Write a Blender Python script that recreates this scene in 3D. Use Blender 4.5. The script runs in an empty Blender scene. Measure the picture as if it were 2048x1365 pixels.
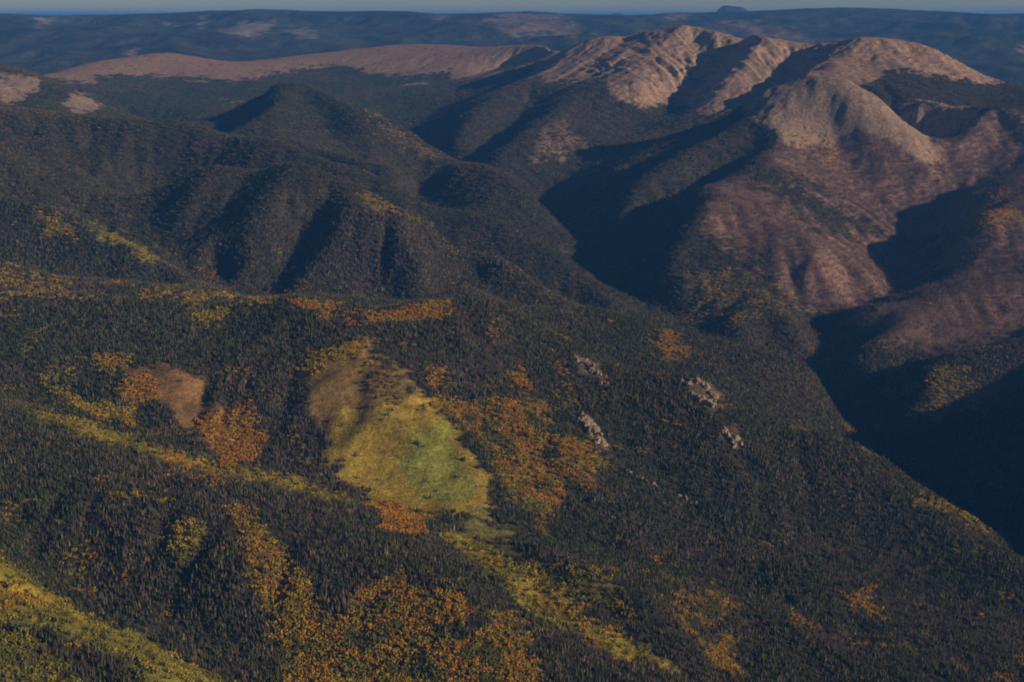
import bpy, bmesh, math, random
import numpy as np

TREES = True
rng = np.random.default_rng(11)
random.seed(11)
scene = bpy.context.scene
COL = scene.collection

# ------------------------------------------------------------------ camera, sky, sun, exposure
F = 2844.0                       # focal length in photo pixels (50 mm on a 36 mm sensor)
PITCH = math.radians(12.86)      # looking down
CZ = 2400.0                      # camera height above the scene datum, metres
cam_d = bpy.data.cameras.new('camera')
cam_d.lens = 50.0
cam_d.sensor_width = 36.0
cam_d.clip_start = 10.0
cam_d.clip_end = 600000.0
cam = bpy.data.objects.new('camera', cam_d)
COL.objects.link(cam)
cam.location = (0, 0, CZ)
cam.rotation_euler = (math.pi / 2 - PITCH, 0, 0)
scene.camera = cam

SUN_AZ, SUN_EL = math.radians(108), math.radians(19)
w = bpy.data.worlds.new('World')
scene.world = w
w.use_nodes = True
nt = w.node_tree
bg = nt.nodes['Background']
sky = nt.nodes.new('ShaderNodeTexSky')
sky.sky_type = 'NISHITA'
sky.sun_disc = False
sky.sun_elevation = SUN_EL
sky.sun_rotation = SUN_AZ
sky.altitude = 3000
sky.air_density = 1.0
sky.dust_density = 0.5
sky.ozone_density = 2.0
nt.links.new(sky.outputs[0], bg.inputs[0])
bg.inputs[1].default_value = 0.042
sd = bpy.data.lights.new('sun', 'SUN')
sd.energy = 5.0
sd.angle = math.radians(0.5)
sd.color = (1.0, 0.80, 0.58)
sun = bpy.data.objects.new('sun', sd)
COL.objects.link(sun)
tosun = np.array([math.cos(SUN_EL) * math.sin(SUN_AZ), math.cos(SUN_EL) * math.cos(SUN_AZ), math.sin(SUN_EL)])
from mathutils import Vector
sun.rotation_euler = Vector(tosun).to_track_quat('Z', 'Y').to_euler()
scene.view_settings.view_transform = 'Standard'
scene.view_settings.look = 'None'
scene.view_settings.gamma = 1.0
scene.view_settings.exposure = 0.0
scene.cycles.max_bounces = 4
scene.cycles.diffuse_bounces = 2
scene.cycles.volume_bounces = 0
scene.cycles.use_denoising = True
scene.cycles.filter_width = 1.9

# ------------------------------------------------------------------ numeric helpers
def t_of(py):
    return np.tan(PITCH - np.arctan((682.5 - np.asarray(py, float)) / F))

def p2w(px, py, d):
    """photo pixel + forward distance (km) -> world point (metres)"""
    u = (px - 1024.0) / F
    v = (682.5 - py) / F
    Y = d * 1000.0
    k = Y / (math.cos(PITCH) + v * math.sin(PITCH))
    return np.array([u * k, Y, CZ + k * (v * math.cos(PITCH) - math.sin(PITCH))])

def w2p(x, y, z):
    zz = z - CZ
    fw = y * math.cos(PITCH) - zz * math.sin(PITCH)
    up = y * math.sin(PITCH) + zz * math.cos(PITCH)
    return 1024.0 + F * x / fw, 682.5 - F * up / fw

def _hash(ix, iy, seed):
    h = (ix.astype(np.int64) * 374761393 + iy.astype(np.int64) * 668265263 + seed * 974634021) & 0x7fffffff
    h = ((h ^ (h >> 13)) * 1274126177) & 0x7fffffff
    return h ^ (h >> 16)

def perlin(x, y, seed=0):
    ix, iy = np.floor(x), np.floor(y)
    fx, fy = x - ix, y - iy
    ix, iy = ix.astype(np.int64), iy.astype(np.int64)
    def g(dx, dy):
        a = (_hash(ix + dx, iy + dy, seed) % 4096) * (2 * np.pi / 4096)
        return np.cos(a) * (fx - dx) + np.sin(a) * (fy - dy)
    u = fx * fx * fx * (fx * (fx * 6 - 15) + 10)
    v = fy * fy * fy * (fy * (fy * 6 - 15) + 10)
    a = g(0, 0) + u * (g(1, 0) - g(0, 0))
    b = g(0, 1) + u * (g(1, 1) - g(0, 1))
    return (a + v * (b - a)) * 1.5

def fbm(x, y, wl, octv=4, seed=0, gain=0.5):
    s, a, tot = 0.0, 1.0, 0.0
    for o in range(octv):
        s = s + a * perlin(x / wl + 17.3 * o, y / wl - 9.1 * o, seed + o)
        tot += a
        a *= gain
        wl *= 0.5
    return s / tot

def ridged(x, y, wl, octv=4, seed=0):
    s, a, tot = 0.0, 1.0, 0.0
    for o in range(octv):
        s = s + a * (1 - 2 * np.abs(perlin(x / wl + 5.7 * o, y / wl + 3.3 * o, seed + o)))
        tot += a
        a *= 0.5
        wl *= 0.5
    return s / tot

def blur(a, s):
    r = int(max(1, math.ceil(3 * s)))
    k = np.exp(-0.5 * (np.arange(-r, r + 1) / s) ** 2)
    k /= k.sum()
    for ax in (0, 1):
        pad = [(0, 0), (0, 0)]
        pad[ax] = (r, r)
        p = np.pad(a, pad, mode='edge')
        out = np.zeros_like(a)
        n = a.shape[ax]
        for i, kk in enumerate(k):
            out += kk * (p[i:i + n] if ax == 0 else p[:, i:i + n])
        a = out
    return a

def sstep(e0, e1, x):
    t = np.clip((x - e0) / (e1 - e0), 0, 1)
    return t * t * (3 - 2 * t)

def poly_sd(px, py, poly):
    """signed distance to a polygon, positive inside (pixels)"""
    P = np.asarray(poly, float)
    d2 = np.full(px.shape, 1e18)
    inside = np.zeros(px.shape, bool)
    n = len(P)
    for i in range(n):
        ax, ay = P[i]
        bx, by = P[(i + 1) % n]
        ex, ey = bx - ax, by - ay
        wx, wy = px - ax, py - ay
        t = np.clip((wx * ex + wy * ey) / (ex * ex + ey * ey + 1e-9), 0, 1)
        d2 = np.minimum(d2, (wx - ex * t) ** 2 + (wy - ey * t) ** 2)
        c = ((ay <= py) & (by > py)) | ((by <= py) & (ay > py))
        with np.errstate(divide='ignore', invalid='ignore'):
            xi = ax + (py - ay) * ex / (ey if ey != 0 else 1e-9)
        inside ^= c & (px < xi)
    return np.where(inside, 1, -1) * np.sqrt(d2)

# ------------------------------------------------------------------ terrain: ridge and valley lines read off the photograph
# each line: [(px, py, distance km), ...]; the optional second item drops the ground behind a crest (km further, metres lower)
LINES = [
 # far edge of the basin and the plateau
 ([(-500,200,15),(-200,165,15.2),(105,153,15.6),(165,135,16.4),(300,114,17.2),(350,112,17.4),(420,122,17.4),(480,125,17.4),(560,118,17.7),(700,104,18.2),(790,97,18.5),(850,96,18.5),(930,100,18),(1010,104,17.2),(1080,101,16.4),(1115,110,15.4)], (1.2,-260)),
 ([(150,166,15.2),(300,152,15.9),(490,162,15.6),(640,137,16.6),(760,152,16.2),(900,163,15.6),(1000,140,15.6)], None),
 ([(250,225,13.6),(450,215,13.9),(650,205,14.4),(800,215,14.2),(860,225,13.8)], None),
 ([(330,255,12.6),(420,240,12.9),(470,222,13.1)], None),
 ([(740,235,13.3),(830,252,13.0),(850,275,12.3),(900,310,11.3),(965,345,10.5)], None),
 # hill at far left with scree
 ([(-600,60,13),(-250,90,13),(0,138,12.9),(50,148,12.8),(110,165,12.7),(220,207,12.5),(310,247,12.2)], (0.8,-170)),
 ([(0,210,11.6),(100,226,11.4),(200,240,11.3),(300,252,11.4)], None),
 # massif: main crest
 ([(1065,150,14.6),(1110,112,14.7),(1180,84,14.5),(1220,76,14.4),(1245,80,14.4),(1290,68,14.3),(1340,58,14.2),(1400,60,14.0),(1440,78,13.8),(1480,86,13.6),(1525,80,13.4),(1560,90,13.3),(1600,99,13.2),(1640,93,13.1),(1680,90,13.0),(1725,78,12.8),(1780,84,12.8),(1830,91,12.8),(1880,108,12.7),(1920,130,12.6),(1990,167,12.3),(2048,182,12.1),(2400,215,12),(2800,215,12)], (1.3,-420)),
 # spur falling from the saddle toward lower left, shaded on its left
 ([(1110,112,14.7),(1060,155,13.9),(1010,190,13.1),(970,225,12.4),(930,262,11.8),(900,290,11.4)], None),
 # second spur with rocks
 ([(1200,150,13.4),(1150,190,12.7),(1110,225,12.0),(1090,240,11.8),(1040,280,11.2),(985,325,10.6)], None),
 ([(1110,225,12.0),(1150,255,11.6),(1180,295,11.1),(1150,340,10.6),(1110,380,10.2)], None),
 ([(1060,210,12.9),(1010,262,12.0),(965,305,11.3),(925,328,10.9)], None),
 # cirque faces
 ([(1245,80,14.4),(1262,120,13.6),(1280,160,12.95),(1292,200,12.5),(1285,240,12.15)], None),
 ([(1340,58,14.25),(1335,100,13.8),(1330,150,13.2),(1325,205,12.65)], None),
 ([(1400,60,14.15),(1400,98,13.85),(1385,138,13.42),(1355,182,12.98)], None),
 ([(1480,88,13.75),(1455,118,13.6),(1415,158,13.25),(1372,198,12.8),(1335,232,12.3)], None),
 ([(1525,80,13.4),(1505,105,13.15),(1468,145,12.8),(1428,185,12.4),(1392,218,12.1)], None),
 ([(1600,99,13.2),(1580,145,12.85),(1530,185,12.3),(1460,225,11.8),(1420,245,11.6)], None),
 ([(1640,93,13.1),(1610,140,12.7),(1570,165,12.2)], None),
 ([(1725,78,12.8),(1690,120,12.4),(1660,148,11.9)], None),
 ([(1680,90,13.0),(1640,130,12.45),(1610,158,11.9)], None),
 ([(1725,78,12.8),(1720,130,12.3),(1700,168,11.6)], None),
 ([(1830,91,12.8),(1820,140,12.1),(1790,190,11.3)], None),
 ([(1990,167,12.3),(1960,210,11.4),(1900,230,10.9)], None),
 # front peak and its ridges
 ([(1480,228,10.6),(1510,198,10.6),(1545,182,10.6),(1590,171,10.6),(1630,158,10.6),(1660,160,10.5),(1700,170,10.45),(1760,202,10.3),(1820,256,10.1),(1850,300,9.9),(1864,330,9.7)], (0.7,-260)),
 ([(1864,330,9.7),(1850,370,9.6),(1835,405,9.45)], None),
 # R1
 ([(1510,198,10.6),(1535,240,10.2),(1547,275,9.95),(1542,305,9.7),(1515,328,9.45),(1460,364,9.15),(1422,376,9.0),(1445,402,8.75),(1420,418,8.65),(1390,452,8.45),(1345,510,8.2),(1310,562,7.95),(1255,608,7.65)], None),
 ([(1545,310,9.68),(1640,368,9.4),(1700,408,9.2),(1750,440,9.05),(1810,475,8.9),(1862,508,8.75)], None),
 ([(1430,375,9.0),(1480,384,8.95),(1530,410,8.8),(1600,470,8.4),(1660,545,8.0),(1705,598,7.7)], None),
 ([(1560,350,9.3),(1600,400,9.0),(1660,460,8.7),(1720,520,8.35),(1770,580,8.0)], None),
 ([(1450,450,8.5),(1520,530,8.1),(1590,620,7.6),(1640,690,7.15)], None),
 ([(1430,465,8.4),(1380,520,8.15),(1340,570,7.85)], None),
 ([(1345,630,7.3),(1440,640,7.3),(1550,690,7.0)], None),
 # R0: two spurs and the draws between them
 ([(1480,228,10.6),(1440,244,10.7),(1380,268,10.6),(1320,300,10.4),(1268,326,10.2),(1230,350,10.0)], None),
 ([(1505,232,10.4),(1450,276,10.05),(1380,306,9.8),(1310,350,9.5),(1262,398,9.2),(1235,430,9.0)], None),
 ([(1470,250,10.55),(1400,292,10.25),(1330,330,10.0),(1260,370,9.75)], None),
 ([(1525,300,9.95),(1450,345,9.7),(1370,382,9.4),(1290,420,9.15),(1240,470,8.95)], None),
 # gullies and brown slope
 ([(1620,215,10.25),(1680,290,10.0),(1730,350,9.75),(1765,400,9.42),(1800,432,9.2),(1862,455,9.05),(1868,490,8.85)], None),
 ([(1700,215,10.15),(1760,290,9.9),(1810,360,9.65),(1832,405,9.45)], None),
 ([(1960,250,10.3),(1920,300,10.0),(1870,350,9.75),(1845,400,9.5),(1862,452,9.15)], None),
 ([(1790,205,10.9),(1880,212,10.8),(1960,222,10.6),(2060,225,10.3)], None),
 ([(2200,245,10.2),(2060,264,10.3),(1990,278,10.25),(1940,322,9.95),(1900,358,9.72),(1868,400,9.5)], None),
 ([(2200,340,9.25),(2060,354,9.25),(2020,362,9.2),(1955,390,9.1),(1905,438,8.98),(1885,475,8.86)], None),
 ([(2050,360,9.15),(1980,385,9.1),(1920,410,9.1),(1880,440,9.05)], None),
 ([(2200,425,8.6),(2048,434,8.6),(1970,430,8.6),(1930,470,8.5),(1900,510,8.4)], None),
 ([(2200,500,8.1),(2048,520,8.15),(1950,545,8.1),(1850,560,8.1)], None),
 # valley on the right
 ([(1868,490,8.9),(1850,540,8.5),(1780,592,8.2),(1700,630,7.9),(1650,660,7.65),(1630,720,7.3),(1640,770,7.0),(1690,830,6.6),(1760,890,6.25),(1850,930,5.95),(1950,975,5.7),(2048,1005,5.55),(2300,1080,5.2)], None),
 # spurs on the right
 ([(2300,520,7.9),(2048,560,7.85),(1960,580,7.75),(1890,598,7.65),(1820,635,7.4),(1760,670,7.15),(1700,715,6.95)], None),
 ([(2300,660,7.1),(2048,672,7.2),(1950,680,7.2),(1870,700,7.05),(1790,745,6.8),(1720,790,6.6)], None),
 ([(2300,640,6.7),(2048,688,6.75),(1960,700,6.75),(1890,718,6.65),(1850,760,6.45),(1800,820,6.25),(1750,860,6.2)], None),
 ([(2300,820,6.2),(2048,850,6.15),(1950,880,6.1),(1880,910,6.0)], None),
 # ridge outside the frame on the right: shades the canyon
 ([(2350,960,4.6),(2420,820,5.0),(2600,690,5.4),(2750,610,5.8),(2800,500,6.4),(2850,430,7.4),(2900,380,8.4),(2800,270,9.5),(2800,215,11)], None),
 # big shaded valley
 ([(1340,240,11.9),(1260,265,11.7),(1200,300,11.0),(1160,350,10.4),(1130,400,10.0),(1150,450,9.45),(1180,500,9.0),(1210,550,8.5),(1250,600,8.05),(1340,640,7.55),(1450,685,7.2),(1560,730,7.05),(1630,755,6.92)], None),
 # left hills
 ([(440,235,12.2),(480,215,12.1),(530,190,12.0),(575,178,12.0),(620,186,11.9),(700,215,11.7),(760,238,11.4),(820,270,11.1),(880,310,10.7),(960,333,10.35)], (0.6,-170)),
 ([(-600,150,10),(-250,180,9.8),(0,222,9.6),(100,232,9.6),(200,245,9.5),(280,250,9.4),(350,252,9.4),(400,268,9.3),(440,282,9.25),(500,283,9.2),(560,295,9.1),(640,326,8.95),(720,350,8.8),(800,385,8.6)], (0.7,-190)),
 ([(522,200,12.3),(482,235,11.85),(442,266,11.35),(420,284,10.8)], None),
 ([(575,178,12.0),(566,210,11.5),(550,240,11.0),(525,272,10.5),(500,292,10.2)], None),
 ([(620,215,11.8),(650,260,11.1),(690,310,10.2)], None),
 ([(690,222,11.5),(720,265,10.8),(760,310,10.2)], None),
 ([(470,265,10.7),(560,275,10.4),(640,310,9.9),(720,335,9.6),(800,345,9.6),(870,340,9.9)], None),
 ([(820,350,9.7),(880,342,9.75),(940,335,9.75),(985,341,9.7),(1040,372,9.5),(1090,418,9.2),(1145,466,8.95)], (0.4,-130)),
 ([(810,400,9.1),(870,420,8.9),(960,440,8.75),(1060,470,8.7),(1130,480,8.75)], None),
 ([(860,415,8.65),(940,430,8.5),(1010,452,8.4),(1080,492,8.2),(1158,532,8.0),(1200,575,7.75),(1250,612,7.45)], None),
 ([(320,385,8.4),(345,368,8.4),(400,346,8.35),(450,343,8.3),(510,352,8.25),(570,341,8.2),(620,347,8.15),(680,372,8.05),(740,397,7.95),(840,445,7.75),(920,485,7.55),(1000,530,7.35),(1080,575,7.2),(1140,612,7.05)], (0.45,-130)),
 ([(690,375,8.05),(690,430,7.62),(655,500,7.32),(610,565,7.08)], None),
 ([(740,397,7.95),(770,450,7.55),(800,495,7.3),(850,530,7.18),(910,562,7.05),(970,592,6.95)], None),
 ([(400,346,8.35),(382,390,8.05),(362,430,7.85),(350,470,7.7)], None),
 ([(505,358,8.22),(465,410,7.9),(425,465,7.63),(395,505,7.45)], None),
 ([(300,400,8.15),(290,450,7.85),(315,500,7.55),(400,560,7.18),(500,582,7.15)], None),
 ([(590,338,8.2),(556,395,7.82),(517,455,7.55),(478,520,7.3),(452,560,7.13)], None),
 ([(840,362,10.2),(832,395,9.6),(850,425,9.2)], None),
 ([(1010,430,8.95),(1060,470,8.7)], None),
 ([(660,425,7.78),(635,470,7.59),(595,515,7.43),(550,552,7.28),(510,580,7.15)], None),
 ([(760,545,7.2),(820,585,7.05)], None),
 ([(860,490,7.85),(930,540,7.55),(985,590,7.2)], None),
 ([(150,330,8.9),(200,400,8.15),(250,450,7.8),(330,520,7.4),(420,570,7.1)], None),
 ([(0,310,8.8),(60,360,8.4),(100,395,8.1),(200,440,7.95)], None),
 ([(-600,300,7.6),(-250,350,7.6),(0,402,7.6),(70,418,7.55),(130,432,7.5),(200,466,7.4),(300,508,7.25),(400,556,7.05),(490,583,6.95)], (0.3,-70)),
 # mid ridge behind the foreground crest
 ([(-400,480,6.9),(0,520,6.95),(120,548,6.85),(250,560,6.8),(400,580,6.75),(500,592,6.7),(620,587,6.75),(760,598,6.75),(900,602,6.8),(1000,612,6.75),(1080,617,6.75),(1160,620,6.75),(1240,636,6.7),(1330,662,6.6),(1450,692,6.5),(1560,722,6.42),(1640,748,6.4)], (0.28,-90)),
 ([(1240,700,6.15),(1330,755,5.95),(1420,765,6.0),(1520,800,5.95),(1620,850,5.9)], None),
 # foreground hill crest and the silhouette against the canyon
 ([(-400,560,5.9),(0,598,5.85),(150,600,5.85),(300,612,5.8),(430,622,5.75),(500,612,5.75),(600,609,5.7),(690,626,5.65),(740,630,5.65),(820,625,5.65),(900,621,5.65),(970,620,5.65),(1030,640,5.6),(1100,678,5.55),(1180,712,5.5),(1260,750,5.45),(1340,763,5.4),(1410,772,5.35),(1450,830,5.15),(1560,872,5.1),(1660,885,5.1),(1720,905,5.05),(1800,962,4.9),(1900,1012,4.8),(1960,1045,4.7),(2048,1112,4.5),(2300,1260,4.1)], (0.4,-130)),
 # foreground slopes
 ([(0,700,5.35),(150,710,5.3),(300,700,5.35),(450,690,5.4),(560,690,5.35)], None),
 ([(600,720,5.2),(690,705,5.22),(760,740,5.1),(850,800,4.95),(950,860,4.8),(1000,920,4.65),(1060,1000,4.45)], None),
 ([(690,780,4.95),(760,850,4.75),(820,920,4.58),(860,1000,4.38)], None),
 ([(640,860,4.75),(680,930,4.55),(720,985,4.38)], None),
 ([(240,730,5.15),(330,760,5.02),(430,820,4.85),(490,880,4.7),(530,920,4.6)], None),
 ([(570,780,4.98),(580,860,4.75),(600,930,4.55)], None),
 ([(1100,730,5.35),(1180,800,5.15),(1250,900,4.85),(1350,1000,4.6),(1480,1090,4.4)], None),
 ([(1050,800,5.08),(1120,900,4.75),(1160,1000,4.5),(1180,1060,4.35)], None),
 ([(1400,880,4.95),(1480,960,4.75),(1600,1040,4.6),(1750,1090,4.5),(1900,1150,4.35)], None),
 ([(1300,860,5.0),(1380,950,4.75),(1500,1040,4.55)], None),
 # yellow ridge on the left
 ([(-300,730,4.95),(0,800,4.72),(100,830,4.65),(200,860,4.58),(300,895,4.5),(400,932,4.42),(480,948,4.37),(560,958,4.34),(640,982,4.28),(710,1002,4.22),(790,1020,4.2)], (0.14,-38)),
 ([(0,1000,4.05),(150,1050,3.92),(300,1060,3.9),(500,1080,3.87),(700,1080,3.9)], None),
 ([(60,1130,3.74),(150,1190,3.62),(260,1250,3.5),(400,1310,3.36),(520,1380,3.2)], None),
 ([(450,1150,3.68),(600,1200,3.58),(700,1280,3.42),(760,1365,3.25)], None),
 # green ridges at bottom left
 ([(-300,1000,3.55),(0,1112,3.42),(60,1155,3.36),(120,1200,3.3),(170,1240,3.25)], (0.13,-45)),
 ([(-300,1110,3.2),(0,1192,3.16),(100,1215,3.15),(180,1246,3.12),(240,1264,3.1),(300,1292,3.06),(380,1330,3.0),(450,1370,2.93),(600,1460,2.8)], (0.1,-30)),
 ([(0,1300,2.92),(150,1330,2.9),(250,1390,2.8),(400,1480,2.65)], None),
 # ridge lower centre and right
 ([(790,1020,4.2),(900,1072,4.05),(1000,1132,3.88),(1090,1190,3.74),(1180,1258,3.58),(1260,1300,3.48),(1340,1345,3.38),(1450,1420,3.22)], (0.12,-34)),
 ([(1080,1095,4.02),(1150,1118,3.98),(1280,1142,3.96),(1360,1165,3.93),(1440,1192,3.9),(1560,1240,3.8),(1700,1290,3.72)], (0.12,-26)),
 ([(1180,1180,3.72),(1280,1230,3.64),(1360,1280,3.55)], None),
 ([(800,1110,3.85),(900,1170,3.66),(980,1250,3.48),(1050,1330,3.32)], None),
 ([(700,1330,3.3),(850,1340,3.28),(1000,1400,3.14)], None),
 ([(1500,1330,3.58),(1700,1350,3.6),(1900,1330,3.7),(2048,1300,3.85),(2300,1350,3.8)], None),
 ([(1550,1120,4.25),(1700,1180,4.1),(1850,1230,4.02),(2000,1250,4.0)], None),
 ([(-600,1500,2.3),(0,1600,2.3),(500,1650,2.3),(1000,1650,2.45),(1500,1650,2.6),(2048,1650,2.75),(2600,1500,3.1)], None),
 ([(-600,900,4.2),(-500,700,5.2),(-550,450,7),(-600,320,8.5)], None),
]
def dens(line, step):
    out = []
    W = [p2w(*p) for p in line]
    for a, b in zip(W[:-1], W[1:]):
        n = max(1, int(np.linalg.norm(b[:2] - a[:2]) / step))
        for i in range(n):
            out.append(a + (b - a) * i / n)
    out.append(W[-1])
    return out
CP = []
for line, back in LINES:
    pts = dens(line, 130.0)
    CP += pts
    if back:
        for p in pts[::2]:
            d = p[:2] / np.linalg.norm(p[:2])
            CP.append(np.array([p[0] + d[0] * back[0] * 1000, p[1] + d[1] * back[0] * 1000, p[2] + back[1]]))
CP = np.array(CP)
# merge near duplicates
key = np.round(CP[:, :2] / 45.0).astype(int)
_, inv = np.unique(key, axis=0, return_inverse=True)
inv = inv.ravel()
cnt = np.bincount(inv)
CP = np.stack([np.bincount(inv, CP[:, k]) / cnt for k in range(3)], 1)
S = 1000.0
A = CP[:, :2] / S
n = len(A)
K = np.sqrt(((A[:, None] - A[None]) ** 2).sum(-1) + 0.018 ** 2)
M = np.zeros((n + 3, n + 3))
M[:n, :n] = -K + np.eye(n) * 0.004
M[:n, n] = 1; M[n, :n] = 1
M[:n, n + 1:] = A; M[n + 1:, :n] = A.T
rhs = np.zeros(n + 3); rhs[:n] = CP[:, 2]
sol = np.linalg.solve(M, rhs)

CELL = 15.0
X0, X1, Y0, Y1 = -7200.0, 7500.0, 2100.0, 19800.0
nx, ny = int((X1 - X0) / CELL) + 1, int((Y1 - Y0) / CELL) + 1
CS = 3
gx = X0 + np.arange(0, nx + 2 * CS, CS) * CELL
gy = Y0 + np.arange(0, ny + 2 * CS, CS) * CELL
Hc = np.zeros((len(gy), len(gx)))
wts = sol[:n].astype(np.float32)
Ax = A[:, 0].astype(np.float32); Ay = A[:, 1].astype(np.float32)
for j, yy in enumerate(gy):
    ddx = (gx[:, None] / S).astype(np.float32) - Ax[None]
    k = np.sqrt(ddx * ddx + (np.float32(yy / S) - Ay[None]) ** 2 + np.float32(0.018 ** 2))
    Hc[j] = -(k @ wts) + sol[n] + sol[n + 1] * gx / S + sol[n + 2] * yy / S
# steepen the spurs and draws
HB = blur(Hc, 9.0)
kx = 0.42 - 0.12 * sstep(6300, 7200, gy) * sstep(14500, 13500, gy)
kx = kx[:, None] * (1 - 0.6 * sstep(-200, 900, gx)[None] * sstep(8200, 9500, gy)[:, None])
Hc = Hc + kx * (Hc - HB)
# bilinear upsample and smooth
def upsample(c, k, ny, nx):
    jj = np.arange(ny) / k; ii = np.arange(nx) / k
    j0 = jj.astype(int); i0 = ii.astype(int)
    fj = (jj - j0)[:, None]; fi = (ii - i0)[None]
    r0 = c[j0]; r1 = c[j0 + 1]
    return (r0[:, i0] * (1 - fi) + r0[:, i0 + 1] * fi) * (1 - fj) + (r1[:, i0] * (1 - fi) + r1[:, i0 + 1] * fi) * fj
H = blur(upsample(Hc, CS, ny, nx), 1.3)
gX = X0 + np.arange(nx) * CELL
gY = Y0 + np.arange(ny) * CELL
XX, YY = np.meshgrid(gX, gY)

# fine relief: warped ridged noise that grows with slope, then rain-wash gullies
sy_, sx_ = np.gradient(blur(H, 6), CELL)
slope = np.hypot(sx_, sy_)
amp = 0.25 + np.clip(slope / 0.45, 0, 1.3)
p3 = np.exp(-((XX - 2300) / 700) ** 2 - ((YY - 10150) / 480) ** 2)      # the smooth scree peak
amp *= 1 - 0.8 * p3
wx = XX + 160 * fbm(XX, YY, 900, 2, 31)
wy = YY + 160 * fbm(XX, YY, 900, 2, 41)
rockzone = np.exp(-(((XX - 1900) / 1500) ** 2 + ((YY - 13300) / 800) ** 2))
H += amp * ((18 + 14 * sstep(6800, 8000, YY) * sstep(15500, 14000, YY)) * ridged(wx, wy, 850, 4, 3) + 4 * fbm(XX, YY, 180, 3, 8)) * (0.75 + 0.25 * sstep(3500, 6500, YY))

def stream_cut(Z, cell, iters, K, cap, kd):
    """running water: steepest-descent drainage, incision by catchment and slope, soil creep"""
    n1, n2 = Z.shape
    base = np.arange(n1 * n2).reshape(n1, n2)
    sh = [(-1, -1), (-1, 0), (-1, 1), (0, -1), (0, 1), (1, -1), (1, 0), (1, 1)]
    for it in range(iters):
        P = np.pad(Z, 1, mode='edge')
        best = np.zeros_like(Z); rec = base.copy()
        for dj, di in sh:
            d = (Z - P[1 + dj:1 + dj + n1, 1 + di:1 + di + n2]) / (cell * math.hypot(dj, di))
            m = d > best
            best = np.where(m, d, best)
            rec = np.where(m, np.clip(base + dj * n2 + di, 0, n1 * n2 - 1), rec)
        r = rec.ravel().tolist()
        A = [cell * cell] * (n1 * n2)
        for i in np.argsort(-Z.ravel(), kind='stable').tolist():
            q = r[i]
            if q != i:
                A[q] += A[i]
        A = np.minimum(np.array(A).reshape(n1, n2), cap)
        drop = Z - Z.ravel()[rec.ravel()].reshape(n1, n2)
        Z = Z - np.minimum(K * np.sqrt(A) * best, 0.5 * drop)
        P = np.pad(Z, 1, mode='edge')
        Z = Z + kd * (P[:-2, 1:-1] + P[2:, 1:-1] + P[1:-1, :-2] + P[1:-1, 2:] - 4 * Z)
    return Z
Hs = H[::2, ::2]
dS = stream_cut(Hs.copy(), 2 * CELL, 16, 0.028, 6.0e5, 0.05) - Hs
dS = np.pad(dS, ((0, 2), (0, 2)), mode='edge')
H = H + np.clip(upsample(dS, 2, ny, nx), -90, 15) * (0.85 + 0.15 * sstep(5200, 6800, YY)) * (1 - 0.85 * p3) * (1 - 0.9 * sstep(15000, 15800, YY))
def erode(H, ndrop, steps, seed, inertia=0.25):
    r = np.random.default_rng(seed)
    n1, n2 = H.shape
    px = r.uniform(1, n2 - 3, ndrop); py = r.uniform(1, n1 - 3, ndrop)
    # keep only drops in the neighbourhood of the view
    k = np.abs(X0 + px * CELL) < 900 + 0.45 * (Y0 + py * CELL)
    px, py = px[k], py[k]
    m = len(px)
    dx = np.zeros(m); dy = np.zeros(m); sp = np.ones(m); wa = np.ones(m); se = np.zeros(m)
    D = np.zeros(H.size)
    Hf = H.ravel()
    def samp(px, py):
        i = px.astype(int); j = py.astype(int)
        fx = px - i; fy = py - j
        b = j * n2 + i
        h00, h10, h01, h11 = Hf[b], Hf[b + 1], Hf[b + n2], Hf[b + n2 + 1]
        gx_ = (h10 - h00) * (1 - fy) + (h11 - h01) * fy
        gy_ = (h01 - h00) * (1 - fx) + (h11 - h10) * fx
        h = (h00 * (1 - fx) + h10 * fx) * (1 - fy) + (h01 * (1 - fx) + h11 * fx) * fy
        return b, fx, fy, gx_, gy_, h
    for s in range(steps):
        b, fx, fy, gx_, gy_, h = samp(px, py)
        dx = dx * inertia - gx_ / CELL * (1 - inertia)
        dy = dy * inertia - gy_ / CELL * (1 - inertia)
        L = np.hypot(dx, dy) + 1e-6
        dx /= L; dy /= L
        px = np.clip(px + dx, 1, n2 - 3); py = np.clip(py + dy, 1, n1 - 3)
        _, _, _, _, _, h2 = samp(px, py)
        dh = h2 - h
        cap = np.maximum(-dh, 0.05) * sp * wa * 0.9
        dep = np.where(dh > 0, np.minimum(dh, se), np.where(se > cap, (se - cap) * 0.25, 0))
        ero = np.where((dh <= 0) & (se <= cap), np.minimum((cap - se) * 0.22, -dh), 0)
        a = dep - ero
        for off, ww in ((0, (1 - fx) * (1 - fy)), (1, fx * (1 - fy)), (n2, (1 - fx) * fy), (n2 + 1, fx * fy)):
            D += np.bincount(b + off, a * ww, minlength=H.size)
        se = se - a
        sp = np.sqrt(np.maximum(0.05, sp * sp - dh * 0.15))
        sp = np.minimum(sp, 3)
        wa *= 0.975
    return D.reshape(H.shape)
E = np.zeros_like(H)
for k in range(3):
    d = erode(H, 130000, 34, 100 + k)
    d = blur(d, 1.0)
    d = np.clip(d, -14, 10) * (1 - 0.75 * p3)
    E += d
    H = H + d
H = blur(H, 0.6)
# cliffs of the cirque: ribs
ribs = ridged(XX + 0.45 * YY + 60 * fbm(XX, YY, 300, 2, 71), (YY - 0.3 * XX) * 0.10, 170, 3, 77)
H += rockzone * np.clip(slope / 0.4, 0, 1.2) * 40 * ribs

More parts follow.
